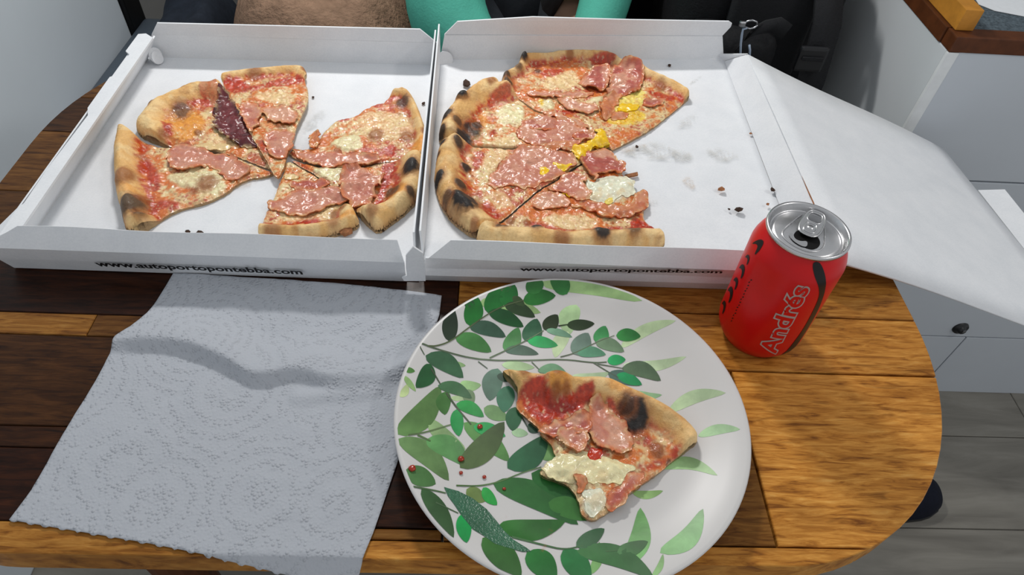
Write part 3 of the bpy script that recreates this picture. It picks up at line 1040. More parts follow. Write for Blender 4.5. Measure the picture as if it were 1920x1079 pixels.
stain(Rb, q('G', [(890, 560), (1000, 530), (1100, 500), (1200, 540), (1290, 570), (1280, 620), (1150, 610), (1000, 600)]), .0056, M['grease'])
stain(Rb, q('G', [(1180, 440), (1260, 380), (1310, 375), (1300, 430), (1220, 470)]), .0060, M['grease'])
stain(Rb, q('G', [(1215, 690), (1260, 670), (1300, 710), (1285, 750), (1240, 725)]), .0052, M['grease_brown'], .003)
stain(Rb, q('G', [(1330, 545), (1390, 535), (1500, 570), (1490, 610), (1400, 620), (1340, 585)]), .0056, M['grease'])
stain(Rb, q('G', [(1245, 250), (1300, 205), (1325, 205), (1315, 225), (1260, 255)]), .0062, M['grease'], .002)
stain(Rb, q('G', [(900, 560), (960, 540), (1060, 520), (1080, 540), (960, 580)]), .0058, M['grease_brown'], .003)
stain(Rb, q('G', [(1060, 790), (1120, 785), (1120, 815), (1070, 812)]), .0050, M['grease'], .002)
stain(Lb, q('B', [(330, 290), (420, 200), (500, 180), (515, 230), (460, 290), (380, 350), (310, 400)]), .0042, M['grease'])
stain(Lb, q('A', [(700, 740), (850, 700), (960, 700), (860, 760), (740, 800)]), .0042, M['grease_brown'], .004)
sp_ = [px(*p, z=.030) for p in ((1503, 330), (1507, 329), (1524, 368), (1529, 382), (1525, 383), (1517, 366))]
mesh_obj('sauce_streak', sp_, [tuple(range(6))], M['crumb_tan'], Rb, loc=tuple(np.mean(sp_, 0)))
# ------------------------------------------------------------------ pizza
PAL = {k: np.array(lin(v)) for k, v in dict(
    dough=(230, 182, 114), pale=(242, 206, 146), cream=(236, 208, 154), brown=(150, 82, 32), char=(30, 24, 22), amber=(222, 148, 52),
    sauce=(188, 52, 22), sauce_d=(146, 28, 12), orange=(220, 122, 56), cheese=(232, 202, 148), mozz=(236, 226, 178), white=(232, 232, 208),
    ham=(208, 140, 118), ham_d=(184, 96, 84), ham_p=(222, 168, 140), ham_b=(206, 126, 82), purple=(98, 28, 34), yolk=(246, 196, 16), yolk_p=(246, 216, 110),
    bread=(226, 190, 140)).items()}
WET = dict(sauce=.9, sauce_d=.9, orange=.85, cheese=.75, mozz=.8, white=.85, ham=.8, char=.25, brown=.2, amber=.45, dough=.1, pale=.1, cream=.4, yolk=.8, yolk_p=.7)

class Slice:
    pass

def poly_xy(pts, z):
    return np.array([px(u, v, z=z)[:2] for u, v in pts])

def make_slice(outline_px, crust_px, z0, rim_w=.020, rim_h=.012, T=.0040, seed=1, spots=(), paints=(), lift=None,
               cheese_bias=0.0, ring=0.010, zref=.007, tone=1.0, edge_rough=.0006):
    S = Slice()
    zr = z0 + zref
    L = poly_xy(outline_px, zr)
    L = smooth_poly(L, 1)
    cen = L.mean(0)
    L = cen + (L - cen) * (1 - .0006 / np.mean(np.hypot(*(L - cen).T)))
    L = resample(L, .0013)
    N = Noise2(seed)
    jit = np.stack([N.fbm(L[:, 0], L[:, 1], 330, 2) - .5, N.fbm(L[:, 0] + 3, L[:, 1] + 5, 330, 2) - .5], 1)
    L = L + jit * edge_rough * 2
    C = smooth_poly(poly_xy(crust_px, zr), 2, False)
    sp = []
    for (key, x, y, r, dark, hh) in spots:
        p = q(key, [(x, y)])[0]
        c = px(*p, z=zr + .004)[:2]
        rm = r / CROP[key][2] * .00052 * (1.0)
        sp.append((c, rm, dark, hh))
    pts_ = []
    for (kind, key, pl, strength) in paints:
        pts_.append((kind, smooth_poly(poly_xy(q(key, pl), zr), 1), strength))

    def dc(P):
        return dist_poly(P, C, False)
    def h(P):
        d = dc(P)
        wv = rim_w * (0.82 + .36 * N.fbm(P[:, 0], P[:, 1], 45, 2))
        s = np.clip(d / wv, 0, 1)
        s = np.clip(d / (wv * 1.25), 0, 1)
        prof = (np.clip(1 - (1 - np.clip(s / .36, 0, 1)) ** 2, 0, 1)) ** .5 * (1 - sstep(.30, 1.0, s))
        base = T * (.45 + .55 * np.clip(d / .006, 0, 1) ** .5)
        hv = base + rim_h * prof * (.80 + .45 * N.fbm(P[:, 0] + 1, P[:, 1], 60, 3))
        inner = sstep(.7, 1.15, d / wv)
        hv = hv + inner * (.0034 * (N.fbm(P[:, 0], P[:, 1] + 2, 95, 3) - .45) + .0016 * (N.fbm(P[:, 0] + 4, P[:, 1], 330, 2) - .5))
        for c, r, dk, hh in sp:
            dd = np.hypot(P[:, 0] - c[0], (P[:, 1] - c[1]) / 1.3) / r
            hv = hv + hh * np.clip(1 - dd ** 2, 0, 1) ** .7
        for kind, pl, st in pts_:
            if kind in ('mozz', 'white'):
                hv = hv + .0012 * sstep(-.001, .004, sdist(P, pl))
        if lift is not None:
            hv = hv + lift(P)
        return hv
    S.h = h; S.z0 = z0; S.seed = seed; S.N = N
    tv, tf, rim = triangulate(L, .00115)
    z = h(tv)
    db = dist_poly(tv, L)
    if lift is not None:
        under = lift(tv)
    else:
        under = np.zeros(len(tv))
    z = under + (z - under) * (.55 + .45 * np.clip(db / .0022, 0, 1) ** .5)
    d = dc(tv)
    wv = rim_w * (0.82 + .36 * N.fbm(tv[:, 0], tv[:, 1], 45, 2))
    x, y = tv[:, 0], tv[:, 1]
    n1 = N.fbm(x, y, 70, 4)[:, None]; n2 = N.fbm(x + 7, y, 240, 3)[:, None]; n3 = N.fbm(x, y + 9, 38, 3)[:, None]; n4 = N.fbm(x + 11, y + 3, 520, 2)[:, None]
    mix = lambda a, b, f: a * (1 - f) + b * f
    # dough rim
    col = mix(PAL['dough'], PAL['pale'], sstep(.35, .65, n1))
    col = mix(col, PAL['brown'], sstep(.58, .82, n3) * .5 * sstep(.35, .6, n2))
    col = mix(col, PAL['cream'] * 1.04, sstep(.52, .70, N.fbm(x + 13, y, 90, 2)[:, None]) * .6)
    col = mix(col, PAL['amber'], sstep(.55, 1.0, (d / wv))[:, None] * .75 * sstep(.3, .6, n1))
    col = mix(col, PAL['brown'], (1 - sstep(0, .0028, d))[:, None] * .5)
    wet = np.full(len(tv), .10)
    # toppings
    inner = sstep(.72, 1.06, d / wv + (n2[:, 0] - .5) * .35)
    ringm = inner * (1 - sstep(0, ring, d - wv * .95 + (n1[:, 0] - .5) * .012))
    ch = sstep(.40 - cheese_bias, .58 - cheese_bias, .6 * n1 + .4 * n2)
    top = mix(PAL['orange'], PAL['cheese'], ch)
    top = mix(top, PAL['mozz'], sstep(.60, .72, n2) * .6)
    top = mix(top, PAL['sauce'], sstep(.56, .68, mix(n3, n2, .5)) * .85)
    top = mix(top, PAL['sauce'], ringm[:, None] * sstep(.30, .52, n2) * .92)
    top = mix(top, PAL['sauce_d'], (sstep(.62, .75, n4) * sstep(.5, .6, n1)) * .6)
    col = mix(col, top, inner[:, None])
    wet = wet * (1 - inner) + inner * .95
    for kind, pl, st in pts_:
        sd = sdist(tv, pl) + (n2[:, 0] - .5) * .005
        m = sstep(-.0015, .0025, sd) * st
        tgt = mix(PAL[kind], np.clip(PAL[kind] * 1.18, 0, .95), sstep(.4, .65, n2))
        if kind in ('mozz', 'white'):
            tgt = mix(tgt, PAL['orange'], sstep(.60, .78, n1) * .35)
        if kind in ('sauce',):
            tgt = mix(tgt, PAL['sauce_d'], sstep(.45, .65, n4) * .6)
        col = mix(col, tgt, m[:, None])
        wet = wet * (1 - m) + WET.get(kind, .5) * m
    spk = sstep(.66, .76, n4) * inner[:, None]
    col = mix(col, PAL['sauce'] * .8, spk * .35)
    col = mix(col, PAL['mozz'], sstep(.70, .80, N.fbm(x + 21, y + 2, 420, 2)[:, None]) * inner[:, None] * .5)
    for c, r, dk, hh in sp:
        if dk <= 0:
            continue
        dd = np.hypot(x - c[0], (y - c[1]) / 1.3) / r + (n2[:, 0] - .5) * .42 + (n4[:, 0] - .5) * .2
        m = (1 - sstep(.72, 1.08, dd)) * min(dk * 1.08, 1.0)
        halo = (1 - sstep(.9, 1.7, dd)) * .6
        col = mix(col, PAL['brown'], halo[:, None])
        tgt = PAL['char'] if dk > .55 else PAL['brown']
        col = mix(col, tgt, m[:, None])
        wet = wet * (1 - m) + .25 * m
    col = np.clip(col * tone, 0, 1)
    # underside rim
    k = len(tv)
    rimv = np.array([(tv[i, 0], tv[i, 1], under[i] if lift is not None else 0.0) for i in rim])
    rimz = np.maximum(rimv[:, 2], 0)
    verts = np.vstack([np.column_stack([x, y, ZT + z0 + z]), np.column_stack([rimv[:, 0], rimv[:, 1], ZT + z0 + rimz])])
    faces = list(tf)
    nr = len(rim)
    for i in range(nr):
        j = (i + 1) % nr
        faces.append((rim[j], rim[i], k + i, k + j))
    faces.append(tuple(k + i for i in range(nr))[::-1])
    colr = np.vstack([col, np.tile(PAL['bread'] * .8, (nr, 1))])
    cut = np.array([np.min(d[i]) > .004 for i in rim])
    for ii, i in enumerate(rim):
        if cut[ii]:
            colr[i] = colr[i] * .55 + PAL['bread'] * .45
    wetr = np.concatenate([wet, np.full(nr, .1)])
    S.root = empty('pizza_slice', (float(cen[0]), float(cen[1]), ZT + z0))
    S.dough = mesh_obj('dough', verts, faces, M['pizza'], S.root, loc=(float(cen[0]), float(cen[1]), ZT + z0), smooth=True, cols=colr, wet=wetr)
    return S

def topping(S, name, key, pts, kind='ham', th=.0016, wrinkle=.0016, curl=.0, mat='ham', seed=None, fold=0.0, bulge=0.0, zref=.008, raw=False, wet=.8, label=None, rnd=1, fat=.5, grow=1.07):
    """a piece lying on slice S, following its surface"""
    pl = pts if raw else q(key, pts)
    L = smooth_poly(poly_xy(pl, S.z0 + zref), rnd)
    L = L.mean(0) + (L - L.mean(0)) * grow
    L = resample(L, .0011)
    N = Noise2(seed if seed is not None else S.seed * 13 + int(abs(L[0, 0]) * 1e4) % 97)
    L = L + np.stack([N.fbm(L[:, 0], L[:, 1], 150, 4) - .5, N.fbm(L[:, 0] + 3, L[:, 1], 150, 4) - .5], 1) * .0075
    tv, tf, rim = triangulate(L, .0012)
    x, y = tv[:, 0], tv[:, 1]
    db = dist_poly(tv, L)
    base = S.h(tv)
    th = th * .42
    cen = L.mean(0)
    ang = (S.seed * 1.7 + L[0, 0] * 50) % 3.1
    u = x * math.cos(ang) + y * math.sin(ang)
    wr = wrinkle * (1.5 * np.abs(N.fbm(x, y, 48, 2) - .5) * 2 + .45 * (1 - np.abs(np.sin(u * 120 + 9 * N.n(x * 40, y * 40)))) ** 3 + .35 * N.fbm(x, y, 190, 2))
    z = base + th + np.abs(wr) * np.clip(db / .005, .05, 1)
    if curl:
        z = z + curl * (1 - sstep(0, .006, db)) * sstep(.40, .60, N.fbm(x + 9, y, 55, 2))
    if bulge:
        z = z + bulge * np.clip(db / (db.max() + 1e-6), 0, 1) ** .6
    if fold:
        z = z + fold * np.maximum(0, np.sin(u * 190 + 1.5))
    n1 = N.fbm(x, y, 110, 4)[:, None]; n2 = N.fbm(x + 5, y, 300, 3)[:, None]
    mix = lambda a, b, f: a * (1 - f) + b * f
    if kind.startswith('ham') or kind == 'purple':
        base_c = PAL[kind]
        dk = PAL['ham_d'] if kind != 'purple' else np.array(lin(64, 16, 24))
        lt = PAL['ham_p'] if kind != 'purple' else np.array(lin(140, 70, 74))
        col = mix(base_c, dk, sstep(.46, .78, n1) * .6)
        col = mix(col, lt, sstep(.42, .66, N.fbm(x + 2, y + 8, 75, 3)[:, None]) * fat)
        col = mix(col, PAL['orange'] if kind != 'purple' else dk, (1 - sstep(0, .0050, db + (n2[:, 0] - .5) * .004))[:, None] * .62)
        col = mix(col, PAL['cheese'], ((1 - sstep(0, .0040, db)) * sstep(.5, .62, n2[:, 0]))[:, None] * .6)
        col = mix(col, PAL['sauce_d'], ((1 - sstep(0, .0012, db)) * sstep(.55, .7, n1[:, 0]))[:, None] * .7)
    else:
        col = mix(PAL[kind], np.clip(PAL[kind] * 1.12, 0, .95), sstep(.4, .65, n2))
        if kind in ('yolk', 'yolk_p'):
            col = mix(col, PAL['yolk_p'], sstep(.62, .8, n2) * .5)
        if kind in ('mozz', 'white'):
            col = mix(col, PAL['cheese'], sstep(.5, .7, n1) * .45)
    k = len(tv); nr = len(rim)
    zz = S.z0 + ZT
    verts = np.vstack([np.column_stack([x, y, zz + z]), np.column_stack([x[rim], y[rim], zz + z[rim] - th * 1.2 - .0004])])
    faces = list(tf) + [(rim[(i + 1) % nr], rim[i], k + i, k + (i + 1) % nr) for i in range(nr)]
    cols = np.vstack([col, col[rim] * .8])
    w = np.full(k + nr, wet)
    o = mesh_obj(name, verts, faces, M[mat], S.root, loc=(float(cen[0]), float(cen[1]), zz), smooth=True, cols=cols, wet=w)
    if label:
        o['label'] = label
    return o

ZB = .0032      # top of the box floors above the table
# ---- slices in the left box
sA = make_slice(q('A', [(62, 428), (130, 455), (200, 490), (260, 515), (340, 528), (430, 535), (560, 550), (700, 568), (820, 612), (900, 645), (970, 670), (930, 690), (820, 702), (740, 742), (690, 787), (620, 822), (540, 852), (440, 874), (350, 910), (230, 994), (150, 1025), (100, 1015), (80, 920), (45, 800), (36, 660), (42, 530)]),
                q('A', [(62, 428), (42, 530), (36, 660), (45, 800), (80, 920), (100, 1015), (150, 1025)]), ZB, .023, .014, seed=3,
                spots=(('A', 150, 900, 62, .75, .005), ('A', 105, 735, 48, .5, .003), ('A', 205, 950, 26, .6, .001), ('A', 205, 840, 26, .4, .002), ('A', 575, 718, 46, .5, .002), ('A', 490, 765, 20, .45, 0)),
                paints=(('sauce', 'A', [(200, 600), (260, 610), (310, 700), (300, 790), (240, 800), (215, 700)], .9), ('sauce', 'A', [(230, 850), (330, 830), (440, 840), (420, 870), (330, 890), (240, 930)], .85),
                        ('mozz', 'A', [(330, 680), (450, 670), (600, 650), (680, 720), (690, 780), (600, 810), (450, 760), (360, 740)], .85), ('amber', 'A', [(60, 800), (150, 790), (215, 830), (200, 850), (80, 860)], .6),
                        ('brown', 'A', [(160, 590), (240, 580), (250, 610), (180, 630)], .5), ('sauce_d', 'A', [(350, 880), (380, 870), (375, 905), (355, 910)], .9)))
tag(sA.root, 'pizza slice with charred crust tip at the near left corner of its box', 'pizza slice', 'slices in the wall-side box')
topping(sA, 'ham', 'A', [(345, 600), (370, 540), (450, 520), (560, 545), (680, 575), (780, 620), (818, 660), (780, 700), (700, 725), (610, 645), (480, 655), (400, 660)], 'ham', .0016, .0018, .003)

sB = make_slice(q('A', [(160, 420), (185, 375), (250, 295), (340, 250), (430, 215), (525, 180), (600, 186), (668, 182), (740, 300), (800, 420), (880, 530), (950, 610), (985, 655), (900, 640), (820, 602), (700, 560), (560, 541), (430, 527), (340, 519), (270, 498), (210, 470), (170, 445)]),
                q('A', [(210, 470), (170, 445), (160, 420), (185, 375), (250, 295), (340, 250), (430, 215), (525, 180), (600, 186)]), ZB, .030, .013, seed=4,
                spots=(('A', 455, 415, 105, 0, .0045), ('A', 425, 306, 46, .6, .001), ('A', 255, 297, 20, .6, .001), ('A', 325, 470, 20, .45, 0), ('A', 520, 435, 18, .45, .001)),
                paints=(('amber', 'A', [(330, 400), (390, 330), (470, 310), (560, 350), (580, 420), (520, 480), (420, 510), (350, 480)], .95), ('sauce', 'A', [(325, 415), (380, 420), (400, 480), (350, 500), (330, 450)], .95), ('pale', 'A', [(545, 335), (585, 350), (590, 420), (560, 450), (570, 390)], .8),
                        ('sauce', 'A', [(540, 210), (640, 190), (680, 230), (640, 330), (560, 300), (550, 260)], .55), ('cheese', 'A', [(540, 480), (620, 430), (760, 500), (760, 540), (620, 530)], .7), ('sauce', 'A', [(800, 550), (900, 570), (930, 640), (850, 650), (800, 600)], .75)))
tag(sB.root, 'pizza slice with a large orange crust bubble and dark purple ham', 'pizza slice', 'slices in the wall-side box')
# blistered bubble as height on the dough
topping(sB, 'purple_ham', 'A', [(655, 235), (692, 232), (742, 292), (792, 382), (850, 480), (868, 520), (800, 522), (720, 488), (642, 440), (618, 390), (638, 310)], 'purple', .002, .0028, .003, fold=.003, label='dark purple cured ham fold')
topping(sB, 'cheese', 'A', [(480, 515), (560, 500), (680, 505), (700, 535), (600, 545), (500, 540)], 'cheese', .001, .001, 0, 'egg')

liftC = lambda P: .0055 + 0 * P[:, 0]
sC = make_slice(q('A', [(650, 118), (740, 97), (900, 82), (1040, 74), (1140, 70), (1156, 100), (1140, 132), (1165, 200), (1160, 270), (1120, 350), (1090, 410), (1076, 500), (1036, 570), (1022, 640), (990, 705), (962, 690), (935, 635), (870, 520), (820, 450), (790, 380), (750, 300), (700, 240), (670, 170)]),
                q('A', [(650, 118), (740, 97), (900, 82), (1040, 74), (1140, 70), (1156, 100)]), ZB, .014, .006, seed=5, lift=liftC, zref=.012,
                spots=(('A', 850, 100, 34, .45, .001), ('A', 1140, 76, 20, .55, .001), ('A', 1015, 375, 40, .42, .002)),
                paints=(('sauce', 'A', [(660, 140), (760, 130), (830, 180), (1000, 130), (1130, 120), (1130, 160), (1010, 180), (860, 200), (760, 230), (690, 210)], .9), ('cheese', 'A', [(850, 210), (1000, 210), (1100, 230), (1080, 280), (920, 270), (850, 250)], .75), ('orange', 'A', [(880, 390), (960, 350), (1060, 350), (1060, 400), (950, 430)], .7), ('sauce', 'A', [(860, 480), (930, 500), (940, 570), (880, 560)], .8)), ring=.014)
tag(sC.root, 'narrow pizza slice propped over its neighbour at the back of the box', 'pizza slice', 'slices in the wall-side box')
topping(sC, 'ham', 'A', [(745, 285), (850, 262), (890, 300), (880, 370), (840, 450), (800, 375)], 'ham', .0014, .0018, .002, zref=.014)
topping(sC, 'ham', 'A', [(890, 300), (980, 290), (1080, 315), (1092, 350), (1070, 400), (1000, 400), (920, 360)], 'ham_p', .0014, .0016, .002, zref=.014)
topping(sC, 'ham', 'A', [(900, 460), (980, 430), (1076, 440), (1066, 530), (1018, 580), (950, 590), (915, 530)], 'ham', .0014, .0018, .002, zref=.014)

sD = make_slice(q('B', [(990, 42), (1045, 72), (1090, 150), (1118, 230), (1145, 310), (1150, 400), (1145, 505), (1000, 503), (860, 516), (700, 548), (450, 552), (230, 470), (262, 428), (380, 440), (440, 372), (455, 332), (500, 292), (560, 242), (680, 216), (740, 176), (820, 132), (880, 120), (918, 72)]),
                q('B', [(960, 55), (990, 42), (1045, 72), (1090, 150), (1118, 230), (1145, 310), (1150, 400), (1145, 505)]), ZB, .012, .007, seed=6,
                spots=(('B', 990, 118, 50, .7, .002), ('B', 1110, 160, 20, .8, .001), ('B', 1138, 320, 24, .5, .001), ('B', 1020, 335, 44, .40, .001), ('B', 815, 320, 44, .40, .001)),
                paints=(('mozz', 'B', [(490, 400), (560, 370), (700, 330), (740, 400), (700, 460), (600, 450)], .9), ('cheese', 'B', [(660, 230), (800, 190), (960, 200), (1090, 260), (1080, 330), (950, 380), (760, 360), (680, 300)], .6),
                        ('sauce', 'B', [(860, 420), (930, 400), (980, 450), (930, 490), (850, 480)], .95), ('amber', 'B', [(980, 500), (1050, 420), (1140, 350), (1148, 500)], .9), ('sauce', 'B', [(560, 235), (660, 225), (640, 250), (570, 262)], .9), ('sauce', 'B', [(790, 150), (850, 130), (860, 165), (800, 170)], .9)), cheese_bias=.02)
tag(sD.root, 'pizza slice covered in bubbled pale cheese with a charred crust tip', 'pizza slice', 'slices in the wall-side box')
topping(sD, 'ham', 'B', [(262, 430), (380, 462), (520, 440), (640, 475), (760, 468), (820, 488), (832, 528), (700, 545), (560, 540), (450, 545), (330, 500)], 'ham', .0016, .0014, .003)
topping(sD, 'ham', 'B', [(365, 355), (420, 310), (450, 372), (432, 430), (380, 430)], 'ham_b', .0016, .002, .004)

sE = make_slice(q('B', [(228, 482), (450, 558), (700, 553), (860, 520), (1000, 508), (1145, 511), (1140, 600), (1130, 690), (1100, 760), (1000, 860), (900, 930), (830, 980), (770, 938), (716, 882), (640, 800), (600, 735), (500, 650), (350, 560)]),
                q('B', [(1145, 511), (1140, 600), (1130, 690), (1100, 760), (1000, 860), (900, 930), (830, 980), (770, 938)]), ZB, .025, .015, seed=7,
                spots=(('B', 1045, 600, 56, 1.0, .004), ('B', 925, 710, 46, .65, .002), ('B', 1045, 750, 26, .75, .001), ('B', 800, 880, 30, .3, .001)),
                paints=(('mozz', 'B', [(400, 575), (480, 545), (630, 560), (640, 580), (560, 650), (480, 640), (440, 600)], .98), ('sauce', 'B', [(840, 540), (960, 510), (960, 560), (900, 680), (880, 740), (850, 860), (800, 890), (770, 860), (820, 760), (850, 640)], .95),
                        ('amber', 'B', [(890, 690), (1000, 700), (1040, 770), (960, 800), (880, 770)], .8), ('sauce', 'B', [(230, 490), (330, 500), (390, 570), (300, 590), (240, 540)], .7)))
tag(sE.root, 'pizza slice with thick puffed crust and folded dark-edged ham by the divider', 'pizza slice', 'slices in the wall-side box')
topping(sE, 'ham', 'B', [(585, 660), (605, 605), (655, 565), (722, 555), (800, 600), (858, 612), (855, 650), (800, 720), (790, 790), (705, 835), (645, 800), (600, 740)], 'ham', .002, .0026, .006, fold=.002)
topping(sE, 'charred_ham_edge', 'B', [(640, 568), (680, 545), (720, 560), (660, 585)], 'ham_d', .003, .002, 0)
topping(sE, 'charred_ham_edge', 'B', [(765, 690), (820, 615), (862, 612), (850, 650), (790, 715)], 'purple', .0035, .003, 0)

sF = make_slice(q('B', [(225, 492), (350, 567), (500, 656), (600, 742), (640, 814), (698, 872), (714, 932), (640, 966), (540, 996), (420, 1020), (260, 1030), (100, 1022), (35, 1018), (60, 930), (95, 830), (140, 760), (165, 680), (205, 600)]),
                q('B', [(698, 872), (714, 932), (640, 966), (540, 996), (420, 1020), (260, 1030), (100, 1022), (35, 1018)]), ZB, .019, .009, seed=8,
                spots=(('B', 535, 845, 22, .45, .001), ('B', 600, 820, 22, .45, .001), ('B', 140, 990, 44, .35, .001), ('B', 540, 920, 34, .3, 0)),
                paints=(('sauce', 'B', [(270, 910), (340, 870), (400, 860), (460, 900), (440, 940), (340, 945)], .98), ('cheese', 'B', [(150, 880), (350, 860), (520, 800), (620, 810), (560, 860), (460, 900), (250, 910)], .5), ('sauce', 'B', [(70, 940), (180, 930), (170, 955), (70, 970)], .85), ('amber', 'B', [(560, 900), (690, 870), (705, 910), (600, 950)], .7)), ring=.006)
tag(sF.root, 'pizza slice with pale layered ham, its crust along the near box wall', 'pizza slice', 'slices in the wall-side box')
topping(sF, 'ham', 'B', [(240, 650), (330, 636), (460, 640), (520, 665), (460, 700), (320, 700), (260, 690)], 'ham_d', .0016, .002, .002)
topping(sF, 'ham', 'B', [(245, 745), (270, 705), (420, 700), (560, 668), (600, 742), (630, 795), (540, 800), (420, 850), (260, 862), (112, 820), (120, 782)], 'ham', .0018, .0018, .002, fold=.001)
topping(sF, 'mozzarella', 'B', [(210, 590), (290, 590), (310, 620), (230, 632)], 'cheese', .002, .001, 0, 'egg')

# ---- slices in the right box
ZR = .0042
sG = make_slice(q('G', [(375, 212), (380, 187), (440, 164), (455, 132), (480, 102), (540, 99), (640, 89), (740, 85), (760, 81), (850, 86), (920, 106), (945, 131), (1040, 149), (1100, 186), (1180, 221), (1260, 263), (1272, 285), (1250, 305), (1180, 362), (1090, 432), (1000, 482), (940, 512), (895, 536), (817, 452), (755, 426), (668, 377), (614, 361), (542, 344), (486, 305), (430, 268), (380, 244)]),
                q('G', [(380, 244), (375, 212), (380, 187), (440, 164), (455, 132), (480, 102), (540, 99), (640, 89), (740, 85), (850, 86), (920, 106), (945, 131), (1040, 149), (1100, 186), (1180, 221), (1260, 263), (1272, 285)]), ZR, .013, .009, seed=9, zref=.010,
                spots=(('G', 480, 112, 26, 1.0, .005), ('G', 400, 190, 26, .8, .002), ('G', 455, 150, 26, .6, .002), ('G', 550, 148, 20, .6, .001), ('G', 410, 220, 26, .75, .001), ('G', 1130, 225, 26, .5, .001), ('G', 700, 90, 20, .4, 0)),
                paints=(('cheese', 'G', [(600, 190), (700, 150), (750, 180), (740, 230), (640, 250), (560, 240)], .8), ('sauce', 'G', [(560, 160), (650, 145), (690, 165), (620, 190), (560, 190)], .9), ('sauce', 'G', [(790, 100), (900, 105), (930, 125), (860, 145), (800, 145)], .9),
                        ('sauce', 'G', [(1060, 250), (1130, 260), (1220, 290), (1180, 310), (1090, 290)], .9), ('mozz', 'G', [(790, 300), (850, 270), (880, 290), (830, 320), (780, 320)], .9), ('yolk_p', 'G', [(900, 330), (960, 260), (1040, 230), (1060, 270), (1050, 330), (980, 360), (900, 380)], .95),
                        ('yolk', 'G', [(860, 370), (940, 340), (1060, 350), (1060, 400), (960, 420), (880, 410)], .75), ('sauce', 'G', [(620, 345), (690, 340), (760, 345), (750, 365), (640, 370)], .9), ('mozz', 'G', [(540, 310), (600, 295), (635, 310), (620, 345), (570, 350)], .95), ('yolk', 'G', [(548, 300), (578, 295), (580, 325), (558, 330)], .9)))
tag(sG.root, 'pizza slice with rolled ham folds at the back of the drooping-lid box', 'pizza slice', 'slices in the drooping-lid box')
topping(sG, 'ham', 'E', [(295, 300), (370, 230), (440, 196), (556, 196), (552, 330), (520, 390), (440, 385), (370, 372), (300, 345)], 'ham_d', .002, .0028, .004, fold=.0025, zref=.012, fat=.85)
topping(sG, 'ham', 'E', [(598, 205), (640, 172), (740, 176), (848, 192), (872, 310), (820, 390), (700, 430), (545, 420), (562, 350), (575, 260)], 'ham_d', .0022, .003, .004, fold=.003, zref=.013, fat=.85)
topping(sG, 'ham', 'E', [(-150, 400), (100, 430), (240, 405), (420, 430), (300, 470), (0, 470), (-200, 450)], 'ham', .0016, .002, .003, zref=.010)
topping(sG, 'ham', 'E', [(470, 560), (540, 480), (640, 430), (682, 440), (620, 540), (585, 640), (520, 690), (490, 640), (460, 595)], 'ham_b', .0018, .0026, .004, fold=.002)
topping(sG, 'ham', 'E', [(60, 500), (200, 484), (260, 530), (360, 550), (440, 545), (440, 630), (300, 625), (180, 590)], 'ham_p', .0014, .002, .002)
topping(sG, 'ham', 'E', [(860, 530), (940, 500), (1050, 510), (1050, 545), (960, 575), (890, 565)], 'ham_d', .0014, .002, .002)
topping(sG, 'ham', 'E', [(570, 640), (650, 615), (740, 625), (720, 665), (590, 680)], 'ham_b', .0014, .002, .002)
topping(sG, 'egg_yolk', 'E', [(628, 560), (720, 540), (790, 550), (830, 560), (790, 610), (700, 615), (640, 605)], 'yolk', .0022, .0016, 0, 'egg')

sH = make_slice(q('G', [(376, 248), (368, 226), (330, 217), (280, 232), (230, 272), (200, 291), (160, 312), (120, 372), (90, 412), (75, 474), (90, 490), (194, 504), (291, 509), (352, 514), (470, 519), (516, 524), (602, 538), (720, 558), (790, 566), (886, 542), (817, 458), (755, 433), (668, 384), (614, 368), (542, 351), (486, 312), (430, 274)]),
                q('G', [(376, 248), (368, 226), (330, 217), (280, 232), (230, 272), (200, 291), (160, 312), (120, 372), (90, 412), (75, 474), (90, 490)]), ZR, .026, .015, seed=10, zref=.010,
                spots=(('G', 188, 315, 34, 1.0, .006), ('G', 110, 395, 36, .9, .002), ('G', 235, 430, 48, .85, .002), ('G', 200, 470, 42, .9, .001), ('G', 170, 420, 24, .65, .001), ('G', 262, 405, 26, .7, .001), ('G', 330, 240, 22, .35, .001), ('G', 95, 460, 22, .85, 0)),
                paints=(('mozz', 'G', [(350, 350), (420, 310), (490, 330), (500, 370), (450, 410), (370, 420)], .9), ('cheese', 'G', [(320, 490), (400, 460), (460, 490), (440, 515), (350, 510)], .85), ('sauce', 'G', [(300, 310), (350, 280), (420, 270), (430, 300), (350, 320), (340, 360)], .8),
                        ('sauce', 'G', [(320, 440), (350, 430), (355, 460), (320, 475)], .9), ('amber', 'G', [(270, 360), (310, 360), (310, 420), (280, 430)], .8), ('cream', 'G', [(95, 478), (180, 490), (180, 500), (100, 492)], .8)))
tag(sH.root, 'pizza slice with blackened bubbled crust beside the divider, back of the box', 'pizza slice', 'slices in the drooping-lid box')
topping(sH, 'ham', 'G', [(450, 450), (500, 405), (560, 388), (680, 402), (740, 438), (808, 470), (818, 498), (720, 510), (620, 520), (540, 522), (470, 492)], 'ham', .0018, .002, .003, fat=.6)
topping(sH, 'ham', 'G', [(490, 430), (560, 410), (650, 415), (690, 432), (600, 455), (520, 450)], 'ham_d', .003, .0016, .001, fat=.3)
topping(sH, 'ham', 'G', [(560, 375), (640, 368), (740, 395), (800, 440), (740, 436), (650, 400)], 'ham_p', .0018, .0018, .002)
topping(sH, 'ham', 'G', [(700, 475), (780, 460), (822, 478), (815, 500), (740, 505)], 'ham_d', .0032, .0016, .001, fat=.2)
topping(sH, 'egg_yolk', 'G', [(545, 532), (575, 528), (602, 540), (590, 550), (560, 545)], 'yolk_p', .002, .001, 0, 'egg')

